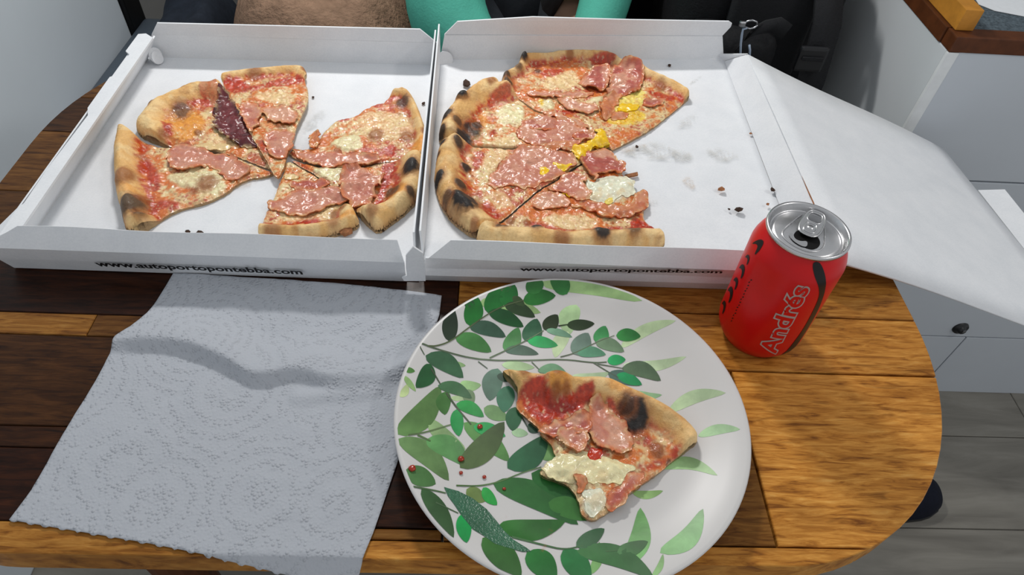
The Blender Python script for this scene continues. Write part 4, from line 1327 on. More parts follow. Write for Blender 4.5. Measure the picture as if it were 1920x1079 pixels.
sI = make_slice(q('G', [(84, 512), (110, 508), (194, 510), (291, 515), (352, 520), (470, 526), (516, 530), (602, 544), (720, 565), (785, 576), (724, 612), (664, 654), (557, 713), (476, 783), (434, 820), (364, 879), (300, 914), (245, 942), (170, 890), (110, 830), (75, 760), (55, 680), (62, 620), (70, 560)]),
                q('G', [(110, 508), (84, 512), (70, 560), (62, 620), (55, 680), (75, 760), (110, 830), (170, 890), (245, 942)]), ZR, .027, .015, seed=11, zref=.010,
                spots=(('G', 205, 800, 62, 1.0, .007), ('G', 78, 690, 32, 1.0, .003), ('G', 175, 525, 24, .8, .003), ('G', 208, 610, 24, .85, .003), ('G', 185, 712, 28, .8, .003), ('G', 122, 785, 24, .6, .002), ('G', 95, 525, 22, .9, 0), ('G', 75, 570, 14, .8, 0), ('G', 250, 900, 16, .4, 0)),
                paints=(('cheese', 'G', [(290, 560), (340, 520), (420, 530), (400, 580), (340, 630), (290, 620)], .8), ('sauce', 'G', [(240, 545), (290, 530), (300, 570), (260, 640), (240, 620)], .9), ('sauce', 'G', [(270, 790), (320, 770), (370, 840), (400, 830), (360, 880), (310, 870)], .9), ('cheese', 'G', [(280, 740), (380, 720), (430, 780), (400, 820), (320, 780)], .6), ('sauce', 'G', [(250, 720), (290, 720), (290, 780), (260, 770)], .8)))
tag(sI.root, 'pizza slice with large round black char and broad ham flap beside the divider', 'pizza slice', 'slices in the drooping-lid box')
topping(sI, 'ham', 'D', [(550, 400), (580, 340), (650, 290), (700, 190), (800, 120), (950, 108), (1100, 142), (1250, 172), (1305, 232), (1260, 300), (1150, 350), (1000, 430), (880, 460), (720, 428), (620, 468), (560, 440)], 'ham', .0018, .0022, .003, fat=.5)
topping(sI, 'egg_yolk', 'D', [(1085, 235), (1150, 235), (1200, 265), (1240, 240), (1290, 260), (1230, 305), (1160, 300)], 'yolk', .0042, .0014, 0, 'egg', bulge=.001)
topping(sI, 'egg_yolk', 'D', [(990, 290), (1030, 280), (1075, 310), (1060, 345), (1090, 372), (1040, 370), (1005, 330)], 'yolk', .0042, .0014, 0, 'egg', bulge=.001)
topping(sI, 'ham', 'F', [(70, 180), (200, 150), (270, 140), (335, 165), (325, 215), (220, 215), (130, 210)], 'ham_b', .003, .0016, .002, bulge=.004)
topping(sI, 'egg_yolk', 'F', [(325, 190), (345, 175), (400, 178), (470, 140), (512, 92), (485, 62), (560, 62), (592, 95), (612, 135), (602, 188), (545, 190), (500, 200), (450, 240), (395, 280), (345, 262), (328, 225)], 'yolk', .0050, .0014, .002, 'egg', bulge=.005, label='bright yellow curled egg yolk', wet=.6)

sJ = make_slice(q('G', [(250, 950), (303, 923), (367, 886), (437, 827), (479, 790), (560, 720), (667, 661), (727, 619), (787, 582), (876, 545), (934, 590), (960, 659), (986, 688), (1009, 723), (1030, 742), (1050, 742), (1068, 775), (1050, 850), (1068, 874), (1108, 905), (1108, 938), (1132, 967), (1155, 1017), (1000, 1024), (850, 1028), (700, 1028), (560, 1024), (400, 1016), (300, 1005), (265, 985)]),
                q('G', [(250, 950), (265, 985), (300, 1005), (400, 1016), (560, 1024), (700, 1028), (850, 1028), (1000, 1024), (1155, 1017)]), ZR, .026, .017, seed=12, zref=.009,
                spots=(('G', 540, 930, 28, 1.0, .003), ('G', 380, 920, 30, .75, .002), ('G', 840, 957, 38, .9, .003), ('G', 985, 945, 38, .6, .002), ('G', 905, 943, 20, .5, .001), ('G', 660, 985, 30, .4, 0), ('G', 420, 855, 18, .45, .001), ('G', 500, 863, 16, .45, .001)),
                paints=(('sauce', 'G', [(470, 870), (560, 870), (640, 900), (780, 930), (880, 900), (950, 890), (960, 930), (850, 950), (700, 960), (600, 930)], .9), ('sauce', 'G', [(980, 880), (1040, 860), (1105, 910), (1100, 940), (1000, 920)], .95), ('cheese', 'G', [(540, 860), (650, 830), (800, 850), (860, 880), (760, 920), (620, 890)], .75),
                        ('orange', 'G', [(430, 830), (560, 750), (700, 760), (800, 800), (900, 830), (700, 840), (500, 850)], .6), ('white', 'G', [(770, 670), (830, 700), (870, 670), (950, 665), (1000, 700), (1005, 740), (950, 770), (880, 805), (800, 775), (790, 730)], .9)), ring=.009)
tag(sJ.root, 'bitten pizza slice with white egg and bacon strip along the near box wall', 'pizza slice', 'slices in the drooping-lid box')
topping(sJ, 'egg_white', 'F', [(430, 430), (500, 480), (560, 430), (700, 415), (790, 445), (825, 512), (790, 568), (660, 585), (640, 645), (520, 615), (462, 590), (458, 530)], 'white', .0014, .0012, 0, 'egg')
topping(sJ, 'ham', 'F', [(385, 292), (460, 232), (550, 194), (620, 200), (700, 290), (742, 362), (738, 408), (640, 378), (545, 392), (505, 480), (482, 420), (405, 350)], 'ham_d', .002, .0026, .004, fat=.9)
topping(sJ, 'ham', 'F', [(190, 470), (255, 395), (360, 400), (440, 432), (395, 470), (455, 530), (460, 598), (330, 600), (240, 540), (120, 520)], 'ham', .0018, .002, .002, fat=.7)
topping(sJ, 'bacon_strip', 'F', [(300, 655), (400, 612), (520, 645), (640, 668), (760, 642), (830, 570), (898, 542), (928, 620), (880, 712), (760, 752), (600, 752), (470, 694)], 'ham_b', .0026, .002, .003, bulge=.002)
topping(sJ, 'ham', 'F', [(10, 590), (150, 540), (290, 610), (300, 660), (180, 690), (20, 680)], 'ham_p', .0014, .0018, .002)
topping(sJ, 'egg_yolk', 'F', [(230, 540), (262, 545), (315, 572), (298, 592), (248, 580)], 'yolk', .004, .001, 0, 'egg')
topping(sJ, 'egg_yolk', 'F', [(745, 488), (775, 482), (780, 505), (752, 508)], 'yolk', .003, .0006, 0, 'egg')
topping(sJ, 'egg_yolk', 'F', [(590, 610), (640, 585), (650, 640), (610, 640)], 'yolk_p', .003, .0006, 0, 'egg')
hs = [px(*p, z=.009) for p in q('F', [(742, 412), (790, 402), (845, 390), (850, 412), (790, 425), (745, 430)])]
sh = mesh_obj('ham_shred', hs, [tuple(range(6))], M['crumb_tan'], None, loc=tuple(np.mean(hs, 0)))
sh.modifiers.new('t', 'SOLIDIFY').thickness = .002
sh.location.z = ZT + ZR + .0015
tag(sh, 'thin brown shred of ham on the box floor beside the egg white', 'ham shred')

# ------------------------------------------------------------------ plate
PC = (0.0644, 0.2451); PR = 0.1216
pt = empty('dinner_plate', W(PC[0], PC[1], 0.0))
tag(pt, 'round white plate printed with green watercolour leaves holding one slice', 'plate')
prof = [(0.0, .0032), (.070, .0032), (.0745, .0002), (.078, .0), (.080, .0030), (.096, .0085), (.110, .0135), (.1195, .0178), (PR, .0192), (PR + .0001, .0203), (.1205, .0210), (.1185, .0206), (.108, .0165), (.098, .0120), (.090, .0090), (.082, .0072), (.070, .0064), (.045, .0062), (.0, .0062)]
plm = lathe_bm(prof, 128, W(PC[0], PC[1], 0))
bm_obj('plate_body', plm, M['plate'], pt, loc=W(PC[0], PC[1], 0), smooth=True)
_pr = np.array([0, .045, .070, .082, .090, .098, .108, .1185, .1205, .13]); _pz = np.array([.0062, .0062, .0064, .0072, .0090, .0120, .0165, .0206, .0210, .0210])
def plate_z(x, y):
    return np.interp(np.hypot(x - PC[0], y - PC[1]), _pr, _pz)
def on_plate(u, v):
    z = .012
    for _ in range(9):
        p = px(u, v, z=z)
        z = .5 * z + .5 * float(plate_z(p[0], p[1]))
    return np.array(p[:2])
RMAX = .1192
def decal(name, L, mat, rgb, off, n_seed, tip=None):
    """thin printed shape on the plate; L is its outline on the plate (x, y)"""
    ctr = np.array(PC)
    rel = L - ctr; rr = np.hypot(rel[:, 0], rel[:, 1])
    sc = np.minimum(1, RMAX / np.maximum(rr, 1e-6))
    L = ctr + rel * sc[:, None]
    L = resample(L, .0022)
    keep = [0]
    for i in range(1, len(L)):
        if np.hypot(*(L[i] - L[keep[-1]])) > 4e-4:
            keep.append(i)
    L = L[keep]
    if len(L) < 4:
        return None
    tv, tf, rim = triangulate(L, .0032)
    N = Noise2(n_seed)
    z = plate_z(tv[:, 0], tv[:, 1]) + off
    base = np.array(lin(rgb))
    n = N.fbm(tv[:, 0], tv[:, 1], 50, 3)
    f = .72 + .62 * n
    cols = np.clip(base[None, :] * f[:, None], 0, 1)
    if tip is not None:
        g = np.clip(((tv - tip[0]) @ (tip[1] - tip[0])) / ((tip[1] - tip[0]) @ (tip[1] - tip[0])), 0, 1)
        cols = cols * (1.18 - .34 * g)[:, None]
    v3 = np.column_stack([tv, ZT + z])
    me_loc = tuple(v3.mean(0))
    return mesh_obj(name, v3, tf, mat, pt, loc=me_loc, smooth=True, cols=np.clip(cols, 0, 1))
LEAVES = [  # window, base x, y, tip x, y, half width, colour, bend
    ('b', 60, 100, 1090, 290, 120, (152, 186, 124), -.10), ('b', 430, 330, 340, 640, 85, (166, 196, 146), .12), ('b', 350, 600, 215, 860, 60, (198, 218, 172), .1), ('b', 870, 760, 1425, 490, 50, (192, 214, 168), -.08),
    ('b', 900, 930, 1530, 850, 46, (192, 214, 172), .08), ('f', 1000, 430, 1560, 245, 55, (184, 208, 164), -.1), ('f', 1290, 665, 1700, 600, 42, (164, 202, 152), -.08), ('e', 900, 40, 1480, 115, 52, (160, 198, 138), -.14),
    ('e', 650, 285, 950, 265, 34, (150, 188, 118), .1), ('f', 690, 235, 940, 265, 28, (156, 198, 150), .1), ('b', 380, 1050, 760, 1010, 45, (190, 216, 174), .1), ('c', 740, 170, 970, 190, 48, (152, 190, 128), .1), ('c', 640, 330, 800, 340, 24, (176, 200, 150), 0),
    ('c', 90, 320, 170, 180, 36, (186, 204, 146), .1), ('e', 560, 1010, 730, 430, 88, (122, 178, 108), .14), ('e', 920, 870, 1340, 440, 82, (140, 190, 128), .16), ('e', 840, 1110, 950, 880, 26, (140, 184, 120), .1), ('d', 1900, 1080, 1990, 760, 40, (130, 180, 110), .1),
    ('c', 380, 560, 800, 890, 70, (152, 184, 128), .06), ('a', 860, 300, 1000, 330, 40, (150, 184, 120), 0), ('a', 990, 390, 1460, 410, 60, (150, 184, 120), -.1), ('a', 560, 920, 710, 940, 24, (150, 186, 128), 0), ('a', 1070, 930, 1400, 960, 40, (176, 206, 156), 0), ('c', 1620, 800, 1780, 1010, 80, (120, 168, 100), .1),
    ('d', 1360, 250, 1440, 130, 36, (150, 196, 140), 0), ('c', 130, 90, 260, 260, 26, (150, 186, 120), 0), ('c', 140, 20, 250, 40, 26, (90, 144, 70), 0), ('c', 1300, 700, 1480, 720, 40, (166, 200, 156), 0),
    ('c', 50, 730, 530, 200, 112, (98, 136, 78), .10), ('c', 70, 775, 620, 1230, 100, (104, 138, 86), -.10), ('c', 370, 785, 830, 1070, 100, (92, 144, 86), -.12), ('c', 780, 600, 1280, 1020, 88, (88, 140, 72), -.04), ('c', 1000, 440, 1260, 560, 66, (110, 148, 94), 0), ('c', 590, 260, 575, 515, 68, (74, 122, 62), .1),
    ('c', 800, 240, 880, 400, 56, (108, 132, 96), 0), ('d', 110, 60, 400, 200, 80, (80, 124, 70), 0), ('d', 700, 250, 880, 370, 60, (116, 140, 76), 0),
    ('a', 550, 700, 580, 360, 66, (38, 54, 38), -.03), ('a', 755, 545, 800, 225, 80, (26, 104, 38), .05), ('a', 690, 300, 800, 330, 40, (40, 80, 46), 0), ('a', 935, 415, 1030, 140, 80, (28, 110, 44), .08), ('a', 1085, 335, 1200, 130, 74, (30, 112, 46), .04), ('a', 1060, 190, 1175, 105, 40, (66, 92, 56), 0), ('a', 1285, 290, 1610, 240, 66, (38, 110, 44), -.04),
    ('a', 1100, 335, 1405, 455, 54, (44, 68, 38), -.06), ('a', 1180, 250, 1300, 345, 34, (56, 78, 44), 0), ('a', 940, 400, 1290, 552, 60, (24, 82, 38), -.04), ('a', 1305, 695, 1425, 472, 80, (48, 92, 64), .1), ('a', 748, 548, 1112, 652, 62, (60, 94, 74), -.08), ('a', 1100, 790, 1240, 560, 66, (84, 146, 84), .08), ('a', 608, 652, 968, 802, 70, (72, 130, 68), -.06),
    ('a', 1100, 788, 1440, 825, 42, (76, 104, 86), -.06), ('a', 1325, 685, 1632, 740, 48, (40, 164, 88), -.02), ('a', 1490, 578, 1630, 432, 62, (40, 54, 30), .06), ('b', 335, 535, 612, 520, 46, (40, 60, 30), .02), ('a', 1440, 215, 1350, 55, 78, (48, 116, 52), 0), ('a', 1725, 225, 1560, 30, 74, (44, 108, 50), .06), ('a', 1515, 585, 1775, 655, 30, (114, 158, 128), -.04),
    ('c', 420, -40, 265, 222, 78, (38, 92, 50), -.12), ('a', 310, 840, 688, 1062, 78, (62, 104, 72), -.10), ('c', 1150, 10, 1062, 362, 92, (86, 122, 102), .06), ('c', 1270, 200, 1215, 490, 82, (62, 124, 92), .04), ('c', 1340, 430, 1312, 690, 74, (38, 94, 58), .02), ('c', 1140, 90, 1330, 130, 40, (40, 70, 50), 0), ('c', 500, 195, 870, 335, 58, (74, 116, 78), -.1),
    ('c', 700, 395, 1000, 535, 58, (34, 150, 66), -.08), ('c', 700, 455, 728, 748, 60, (34, 150, 74), .02), ('c', 885, 640, 1235, 748, 62, (38, 154, 78), -.04), ('c', 740, 1090, 1222, 590, 112, (76, 98, 54), .06), ('c', 1255, 1095, 1695, 735, 112, (42, 96, 62), .10), ('c', 1480, 620, 1600, 700, 50, (44, 80, 60), 0),
    ('d', 262, 245, 575, 722, 70, (54, 88, 50), -.04), ('d', 860, 235, 995, 405, 46, (34, 158, 64), .06), ('d', 955, 190, 1785, 595, 108, (46, 104, 48), -.08), ('d', 1010, 605, 1660, 565, 88, (48, 110, 44), .10), ('d', 1330, 95, 1800, 390, 100, (30, 90, 36), -.08), ('d', 1495, 380, 1910, 545, 86, (58, 114, 50), -.06), ('d', 855, 725, 1230, 1110, 105, (58, 106, 50), -.04),
    ('d', 1285, 865, 1570, 1130, 105, (44, 114, 54), -.06), ('d', 1635, 845, 1900, 1160, 100, (44, 118, 64), -.04), ('e', 105, 810, 380, 635, 62, (64, 106, 70), .02), ('e', 495, 858, 802, 760, 58, (72, 118, 70), .06), ('e', 110, 850, 860, 1110, 88, (62, 114, 64), -.10), ('d', 660, 490, 700, 772, 62, (34, 158, 80), .02),
    ('f', 415, 60, 745, 168, 55, (76, 102, 94), -.04), ('f', 500, 70, 745, 168, 44, (36, 148, 88), -.02), ('b', 885, 965, 1275, 1090, 66, (88, 112, 84), -.12), ('b', 740, 895, 922, 880, 44, (40, 162, 92), -.02), ('b', 400, 825, 550, 615, 82, (106, 130, 116), .06), ('b', 440, 820, 725, 830, 46, (88, 144, 112), -.08), ('b', 622, 705, 722, 545, 62, (64, 148, 84), .1), ('b', 828, 640, 1072, 648, 54, (50, 128, 60), -.04),
    ('b', 622, 708, 908, 800, 54, (112, 140, 108), -.08), ('a', 1430, 990, 1740, 1050, 45, (116, 164, 124), -.14)]
STEMS = [('a', [(240, 705), (400, 772), (820, 885), (1300, 892), (1690, 875), (1990, 915), (2120, 905)], 15, (92, 110, 84)), ('a', [(330, 745), (420, 748), (560, 700), (750, 555), (940, 420), (1090, 342), (1290, 288)], 15, (86, 100, 66)),
         ('a', [(950, 865), (1100, 795), (1320, 690), (1490, 590)], 13, (96, 116, 86)), ('b', [(250, 545), (345, 530)], 13, (44, 60, 34)), ('a', [(238, 725), (300, 835)], 10, (80, 100, 74)), ('c', [(425, 10), (530, 185)], 16, (78, 92, 70)), ('c', [(590, 275), (690, 420), (860, 620)], 20, (70, 86, 62)),
         ('b', [(270, 855), (400, 822), (540, 755), (620, 712), (810, 640)], 10, (96, 112, 84)), ('b', [(600, 912), (760, 1012), (850, 1060)], 10, (92, 108, 88)), ('b', [(640, 925), (900, 970)], 10, (92, 108, 88)), ('c', [(180, 735), (350, 712), (640, 622)], 18, (104, 128, 84)), ('c', [(280, 735), (420, 800)], 22, (92, 120, 74)),
         ('d', [(180, 225), (420, 270), (500, 290)], 16, (76, 104, 66)), ('d', [(400, 380), (620, 485)], 12, (78, 104, 72)), ('d', [(600, 215), (840, 222), (1050, 170), (1250, 85), (1425, 35)], 14, (84, 116, 66)), ('d', [(1140, 715), (1450, 795), (1650, 842), (1830, 800)], 18, (72, 110, 70)), ('a', [(835, 900), (930, 972)], 10, (84, 102, 80)), ('a', [(1370, 905), (1450, 985)], 10, (96, 116, 90)), ('e', [(390, 858), (510, 848)], 8, (76, 112, 70)), ('c', [(1410, 540), (1500, 690)], 14, (52, 70, 54))]
def leaf_outline(key, bx, by, tx, ty, w, bend):
    b = np.array([bx, by], float); t = np.array([tx, ty], float)
    ax = t - b; ln = np.hypot(*ax); n = np.array([-ax[1], ax[0]]) / ln
    ts = np.linspace(0, 1, 15)
    wid = 1.24 * w * np.sin(np.pi * ts ** .86) ** .66 * (1 - .08 * ts)
    mid = [b + ax * s + n * bend * ln * math.sin(math.pi * s) for s in ts]
    L = [m + n * x for m, x in zip(mid, wid)] + [m - n * x for m, x in zip(mid[-2:0:-1], wid[-2:0:-1])]
    return [tuple(p) for p in L]
k_i = 0
for (key, bx, by, tx, ty, w, rgb, bend) in LEAVES:
    L = np.array([on_plate(*p) for p in q(key, leaf_outline(key, bx, by, tx, ty, w, bend))])
    tp = (on_plate(*q(key, [(bx, by)])[0]), on_plate(*q(key, [(tx, ty)])[0]))
    decal('leaf_print', L, M['leafprint'], rgb, .00012 + k_i * .0000035, 100 + k_i, tp)
    k_i += 1
for (key, pts, w, rgb) in STEMS:
    c = smooth_poly(np.array(pts, float), 2, False)
    tn = np.gradient(c, axis=0); tn /= np.hypot(tn[:, 0], tn[:, 1])[:, None]
    nn = np.stack([-tn[:, 1], tn[:, 0]], 1)
    wv = w * np.linspace(1.0, .6, len(c))[:, None] * .55
    L = np.vstack([c + nn * wv, (c - nn * wv)[::-1]])
    L = np.array([on_plate(*p) for p in q(key, [tuple(p) for p in L])])
    decal('stem_print', L, M['leafprint'], rgb, .00012 + k_i * .0000035, 200 + k_i)
    k_i += 1
# the wet, greasy dark leaf
L = np.array([on_plate(*p) for p in q('d', [(480, 230), (620, 270), (760, 340), (900, 450), (990, 560), (1060, 650), (1150, 740), (1280, 820), (1330, 860), (1240, 860), (1100, 820), (970, 780), (860, 700), (760, 640), (660, 520), (580, 400), (520, 320)])])
decal('leaf_print', L, M['leafwet'], (58, 106, 80), .00012 + k_i * .0000035, 77)
def sauce_smear(pts, rgb):
    global k_i
    k_i += 1
    L = np.array([on_plate(*p) for p in q('d', pts)])
    tv, tf, rim = triangulate(resample(smooth_poly(L, 2), .0015), .002)
    z = plate_z(tv[:, 0], tv[:, 1]) + .00065
    v3 = np.column_stack([tv, ZT + z])
    mesh_obj('sauce_smear', v3, tf, M['smear'], pt, loc=tuple(v3.mean(0)), wet=sstep(0, .003, dist_poly(tv, L)))
M['smear'] = stain_mat('thin_sauce_smear', (214, 128, 92), 0.75)
sauce_smear([(1480, 640), (1530, 620), (1560, 680), (1510, 760), (1460, 860), (1420, 900), (1400, 860), (1450, 780), (1500, 720)], 0)
sauce_smear([(1020, 540), (1100, 480), (1160, 450), (1180, 470), (1100, 530), (1040, 560)], 0)
sauce_smear([(280, 460), (330, 470), (360, 520), (320, 520)], 0)
sauce_smear([(1200, 980), (1260, 970), (1270, 1010), (1220, 1020)], 0)

# drops of tomato on the plate
def tomato_bit(name, pos, r, label, sq=.45):
    r *= .72
    bm = bmesh.new()
    bmesh.ops.create_icosphere(bm, subdivisions=2, radius=r)
    rr = random.Random(int(pos[0] * 1e5))
    for v in bm.verts:
        v.co *= 1 + rr.uniform(-.14, .14)
        v.co.z *= sq
    o = bm_obj(name, bm, M['tomato'], None, smooth=True)
    o.location = (pos[0], pos[1], pos[2] + r * sq * .82)
    return tag(o, label, 'tomato bit', 'tomato bits on the plate')
M['tomato'] = plain('tomato_flesh', (160, 44, 20), 0.25, 0.5, 0, 0.25, 400)
for (key, x, y, r, lb) in (('d', 172, 55, .0032, 'red tomato bit near the plate rim on a pale leaf'), ('c', 750, 1000, .0030, 'red tomato bit on the olive leaf by the bright green leaves'), ('c', 955, 650, .0026, 'small brown-red tomato bit on a bright green leaf'),
                           ('d', 645, 95, .0018, 'tiny dark tomato bit at the wide base of the olive leaf print'), ('d', 872, 135, .0018, 'tiny tomato bit where the leaf stems meet on the plate'), ('d', 1065, 250, .0016, 'tiny tomato bit beside the white gap in the leaf print')):
    p = on_plate(*q(key, [(x, y)])[0])
    tomato_bit('tomato_bit', (p[0], p[1], ZT + float(plate_z(p[0], p[1])) + .0005), r, lb)

# slice on the plate
sK = make_slice(q('K', [(35, 35), (90, 52), (150, 63), (250, 79), (320, 91), (420, 87), (500, 101), (600, 106), (740, 101), (830, 136), (950, 200), (1100, 270), (1230, 350), (1320, 420), (1370, 480), (1374, 520), (1350, 550), (1250, 620), (1160, 690), (1110, 740), (1000, 810), (900, 890), (800, 980), (700, 1045), (640, 1058), (590, 1020), (575, 990), (560, 920), (530, 860), (480, 810), (400, 780), (330, 760), (292, 738), (312, 702), (370, 690), (410, 640), (400, 590), (370, 530), (302, 475), (295, 428), (220, 365), (142, 300), (132, 270), (150, 182), (100, 110), (60, 70)]),
                q('K', [(35, 35), (90, 52), (150, 63), (250, 79), (420, 87), (600, 106), (740, 101), (830, 136), (950, 200), (1100, 270), (1230, 350), (1320, 420), (1370, 480), (1374, 520)]), .0070, .020, .011, T=.0046, seed=14, zref=.007, tone=1.0,
                spots=(('K', 940, 350, 66, 1.0, .004), ('K', 880, 290, 40, .6, .002), ('K', 425, 165, 80, 0, .006), ('K', 405, 205, 22, .5, 0), ('K', 470, 195, 18, .5, 0), ('K', 400, 95, 26, .5, 0), ('K', 190, 72, 26, .45, .001), ('K', 1100, 560, 30, .5, .002), ('K', 1190, 645, 16, .6, 0)),
                paints=(('sauce', 'K', [(150, 170), (240, 130), (330, 120), (360, 220), (500, 240), (560, 170), (660, 175), (640, 280), (540, 330), (420, 380), (300, 410), (180, 310)], .97), ('amber', 'K', [(345, 170), (380, 120), (480, 120), (510, 180), (490, 225), (420, 240), (360, 220)], .85), ('sauce', 'K', [(390, 95), (450, 90), (470, 130), (410, 135)], .8), ('sauce_d', 'K', [(330, 270), (480, 260), (560, 300), (440, 350), (340, 350)], .7), ('sauce', 'K', [(720, 240), (780, 240), (850, 330), (900, 420), (860, 440), (790, 340)], .9), ('sauce', 'K', [(960, 470), (1040, 480), (1140, 570), (1130, 620), (1050, 580), (980, 520)], .85),
                        ('sauce', 'K', [(960, 690), (1060, 660), (1200, 620), (1150, 680), (1040, 740), (980, 740)], .8), ('amber', 'K', [(700, 180), (780, 130), (900, 190), (900, 260), (780, 230)], .65), ('mozz', 'K', [(410, 620), (600, 600), (800, 650), (940, 690), (840, 780), (740, 790), (620, 860), (540, 800), (480, 760), (330, 740)], .95),
                        ('white', 'K', [(590, 860), (660, 830), (760, 900), (700, 980), (620, 1020), (580, 980)], .95), ('brown', 'K', [(1060, 300), (1180, 350), (1290, 430), (1280, 460), (1160, 400)], .5), ('dough', 'K', [(860, 150), (1000, 230), (1350, 480), (1300, 560), (1150, 500), (1020, 380)], .35)), ring=.006)
tag(sK.root, 'partly eaten ham pizza slice lying on the leaf-printed plate', 'pizza slice')
topping(sK, 'ham', 'K', [(640, 238), (720, 262), (850, 400), (930, 520), (900, 590), (800, 600), (720, 560), (640, 520), (620, 400)], 'ham', .0018, .0022, .003, fat=.9)
topping(sK, 'ham', 'K', [(300, 432), (380, 395), (480, 360), (620, 330), (628, 420), (600, 480), (520, 470), (420, 480), (370, 510), (320, 480)], 'ham_d', .0020, .0024, .004, fat=.95)
topping(sK, 'ham', 'K', [(405, 470), (470, 440), (560, 450), (620, 480), (610, 540), (560, 600), (480, 560), (420, 520)], 'ham', .0034, .0022, .003, bulge=.002, fat=.9)
topping(sK, 'ham', 'K', [(765, 975), (772, 880), (820, 800), (900, 740), (985, 702), (1000, 780), (900, 880), (810, 965)], 'ham_d', .0016, .002, .002, fat=.7)
topping(sK, 'melted_cheese', 'K', [(405, 630), (560, 600), (700, 620), (830, 655), (930, 690), (850, 770), (745, 795), (690, 800), (600, 780), (530, 800), (430, 760), (320, 738)], 'mozz', .0012, .0022, 0, 'ham', wet=.9)
topping(sK, 'egg_white', 'K', [(600, 870), (650, 835), (720, 860), (765, 905), (735, 965), (640, 1028), (585, 985)], 'white', .0014, .0020, 0, 'ham', wet=.95)
topping(sK, 'ham', 'K', [(520, 765), (560, 770), (630, 815), (600, 850), (560, 880), (545, 830)], 'ham_b', .0030, .0018, .002)
topping(sK, 'tomato_piece', 'K', [(622, 600), (650, 568), (708, 570), (706, 636), (645, 645)], 'sauce', .0022, .0006, 0, 'egg', bulge=.002, label='bright red tomato piece')

# ------------------------------------------------------------------ crumbs in the boxes
def crumb(u, v, z, r, mat, label, group='burnt crumbs in the boxes', sx=1.3, sq=.55):
    bm = bmesh.new()
    r *= .72
    bmesh.ops.create_icosphere(bm, subdivisions=1, radius=r)
    rr = random.Random(int(u * 13 + v * 7))
    a = rr.uniform(0, 3.1)
    for vv in bm.verts:
        vv.co *= 1 + rr.uniform(-.28, .28)
        vv.co.x *= sx; vv.co.z *= sq
        x, y = vv.co.x, vv.co.y
        vv.co.x = x * math.cos(a) - y * math.sin(a); vv.co.y = x * math.sin(a) + y * math.cos(a)
    zmin = min(vv.co.z for vv in bm.verts)
    o = bm_obj('crumb', bm, mat, None)
    p = px(u, v, z=z + .001)
    o.location = (p[0], p[1], ZT + z - zmin)
    return tag(o, label, 'crumb', group)
DK, TN = M['crumb'], M['crumb_tan']
crumb(875, 158, .0046, .0060, DK, 'dark flat crust flake beside the divider and the blackened crust', sx=1.7, sq=.4)
crumb(1353, 356, .0055, .0045, TN, 'brown and cream crumb on the empty box floor', sx=1.4)
crumb(1385, 394, .0055, .0048, DK, 'largest black crumb on the empty box floor near the can', sx=1.4)
crumb(1367, 392, .0055, .0018, DK, 'tiny dark crumb beside the largest black crumb')
crumb(1449, 357, .0060, .0034, DK, 'dark crumb on a greasy spot near the lid hinge')
crumb(1440, 383, .0060, .0024, TN, 'small tan crumb between the can and the lid hinge')
crumb(648, 438, .0036, .0070, TN, 'brown crust nub under the slice beside the near box wall', sx=1.4, sq=.8)
crumb(352, 435, .0036, .0030, DK, 'smaller dark crumb of the pair against the near box wall', 'dark crumbs by the near box wall')
crumb(375, 437, .0036, .0036, DK, 'broader dark crumb of the pair against the near box wall', 'dark crumbs by the near box wall')
crumb(587, 182, .0036, .0020, DK, 'tiny dark crumb on bare box floor beside the propped slice')
crumb(1255, 123, .0060, .0032, DK, 'round black crumb at the foot of the back box wall')
crumb(1408, 250, .0065, .0022, TN, 'small tan crumb alone on the empty box floor')
crumb(1194, 275, .0056, .0026, DK, 'small olive crumb on the smeared floor beside the yolk')
crumb(794, 194, .0036, .0030, DK, 'black burnt flake at the outer crust of the cheese-covered slice')
crumb(786, 366, .0036, .0020, DK, 'tiny dark crumb beside the thick puffed crust')
crumb(718, 432, .0036, .0022, DK, 'tiny dark crumb at the tip of the puffed crust')

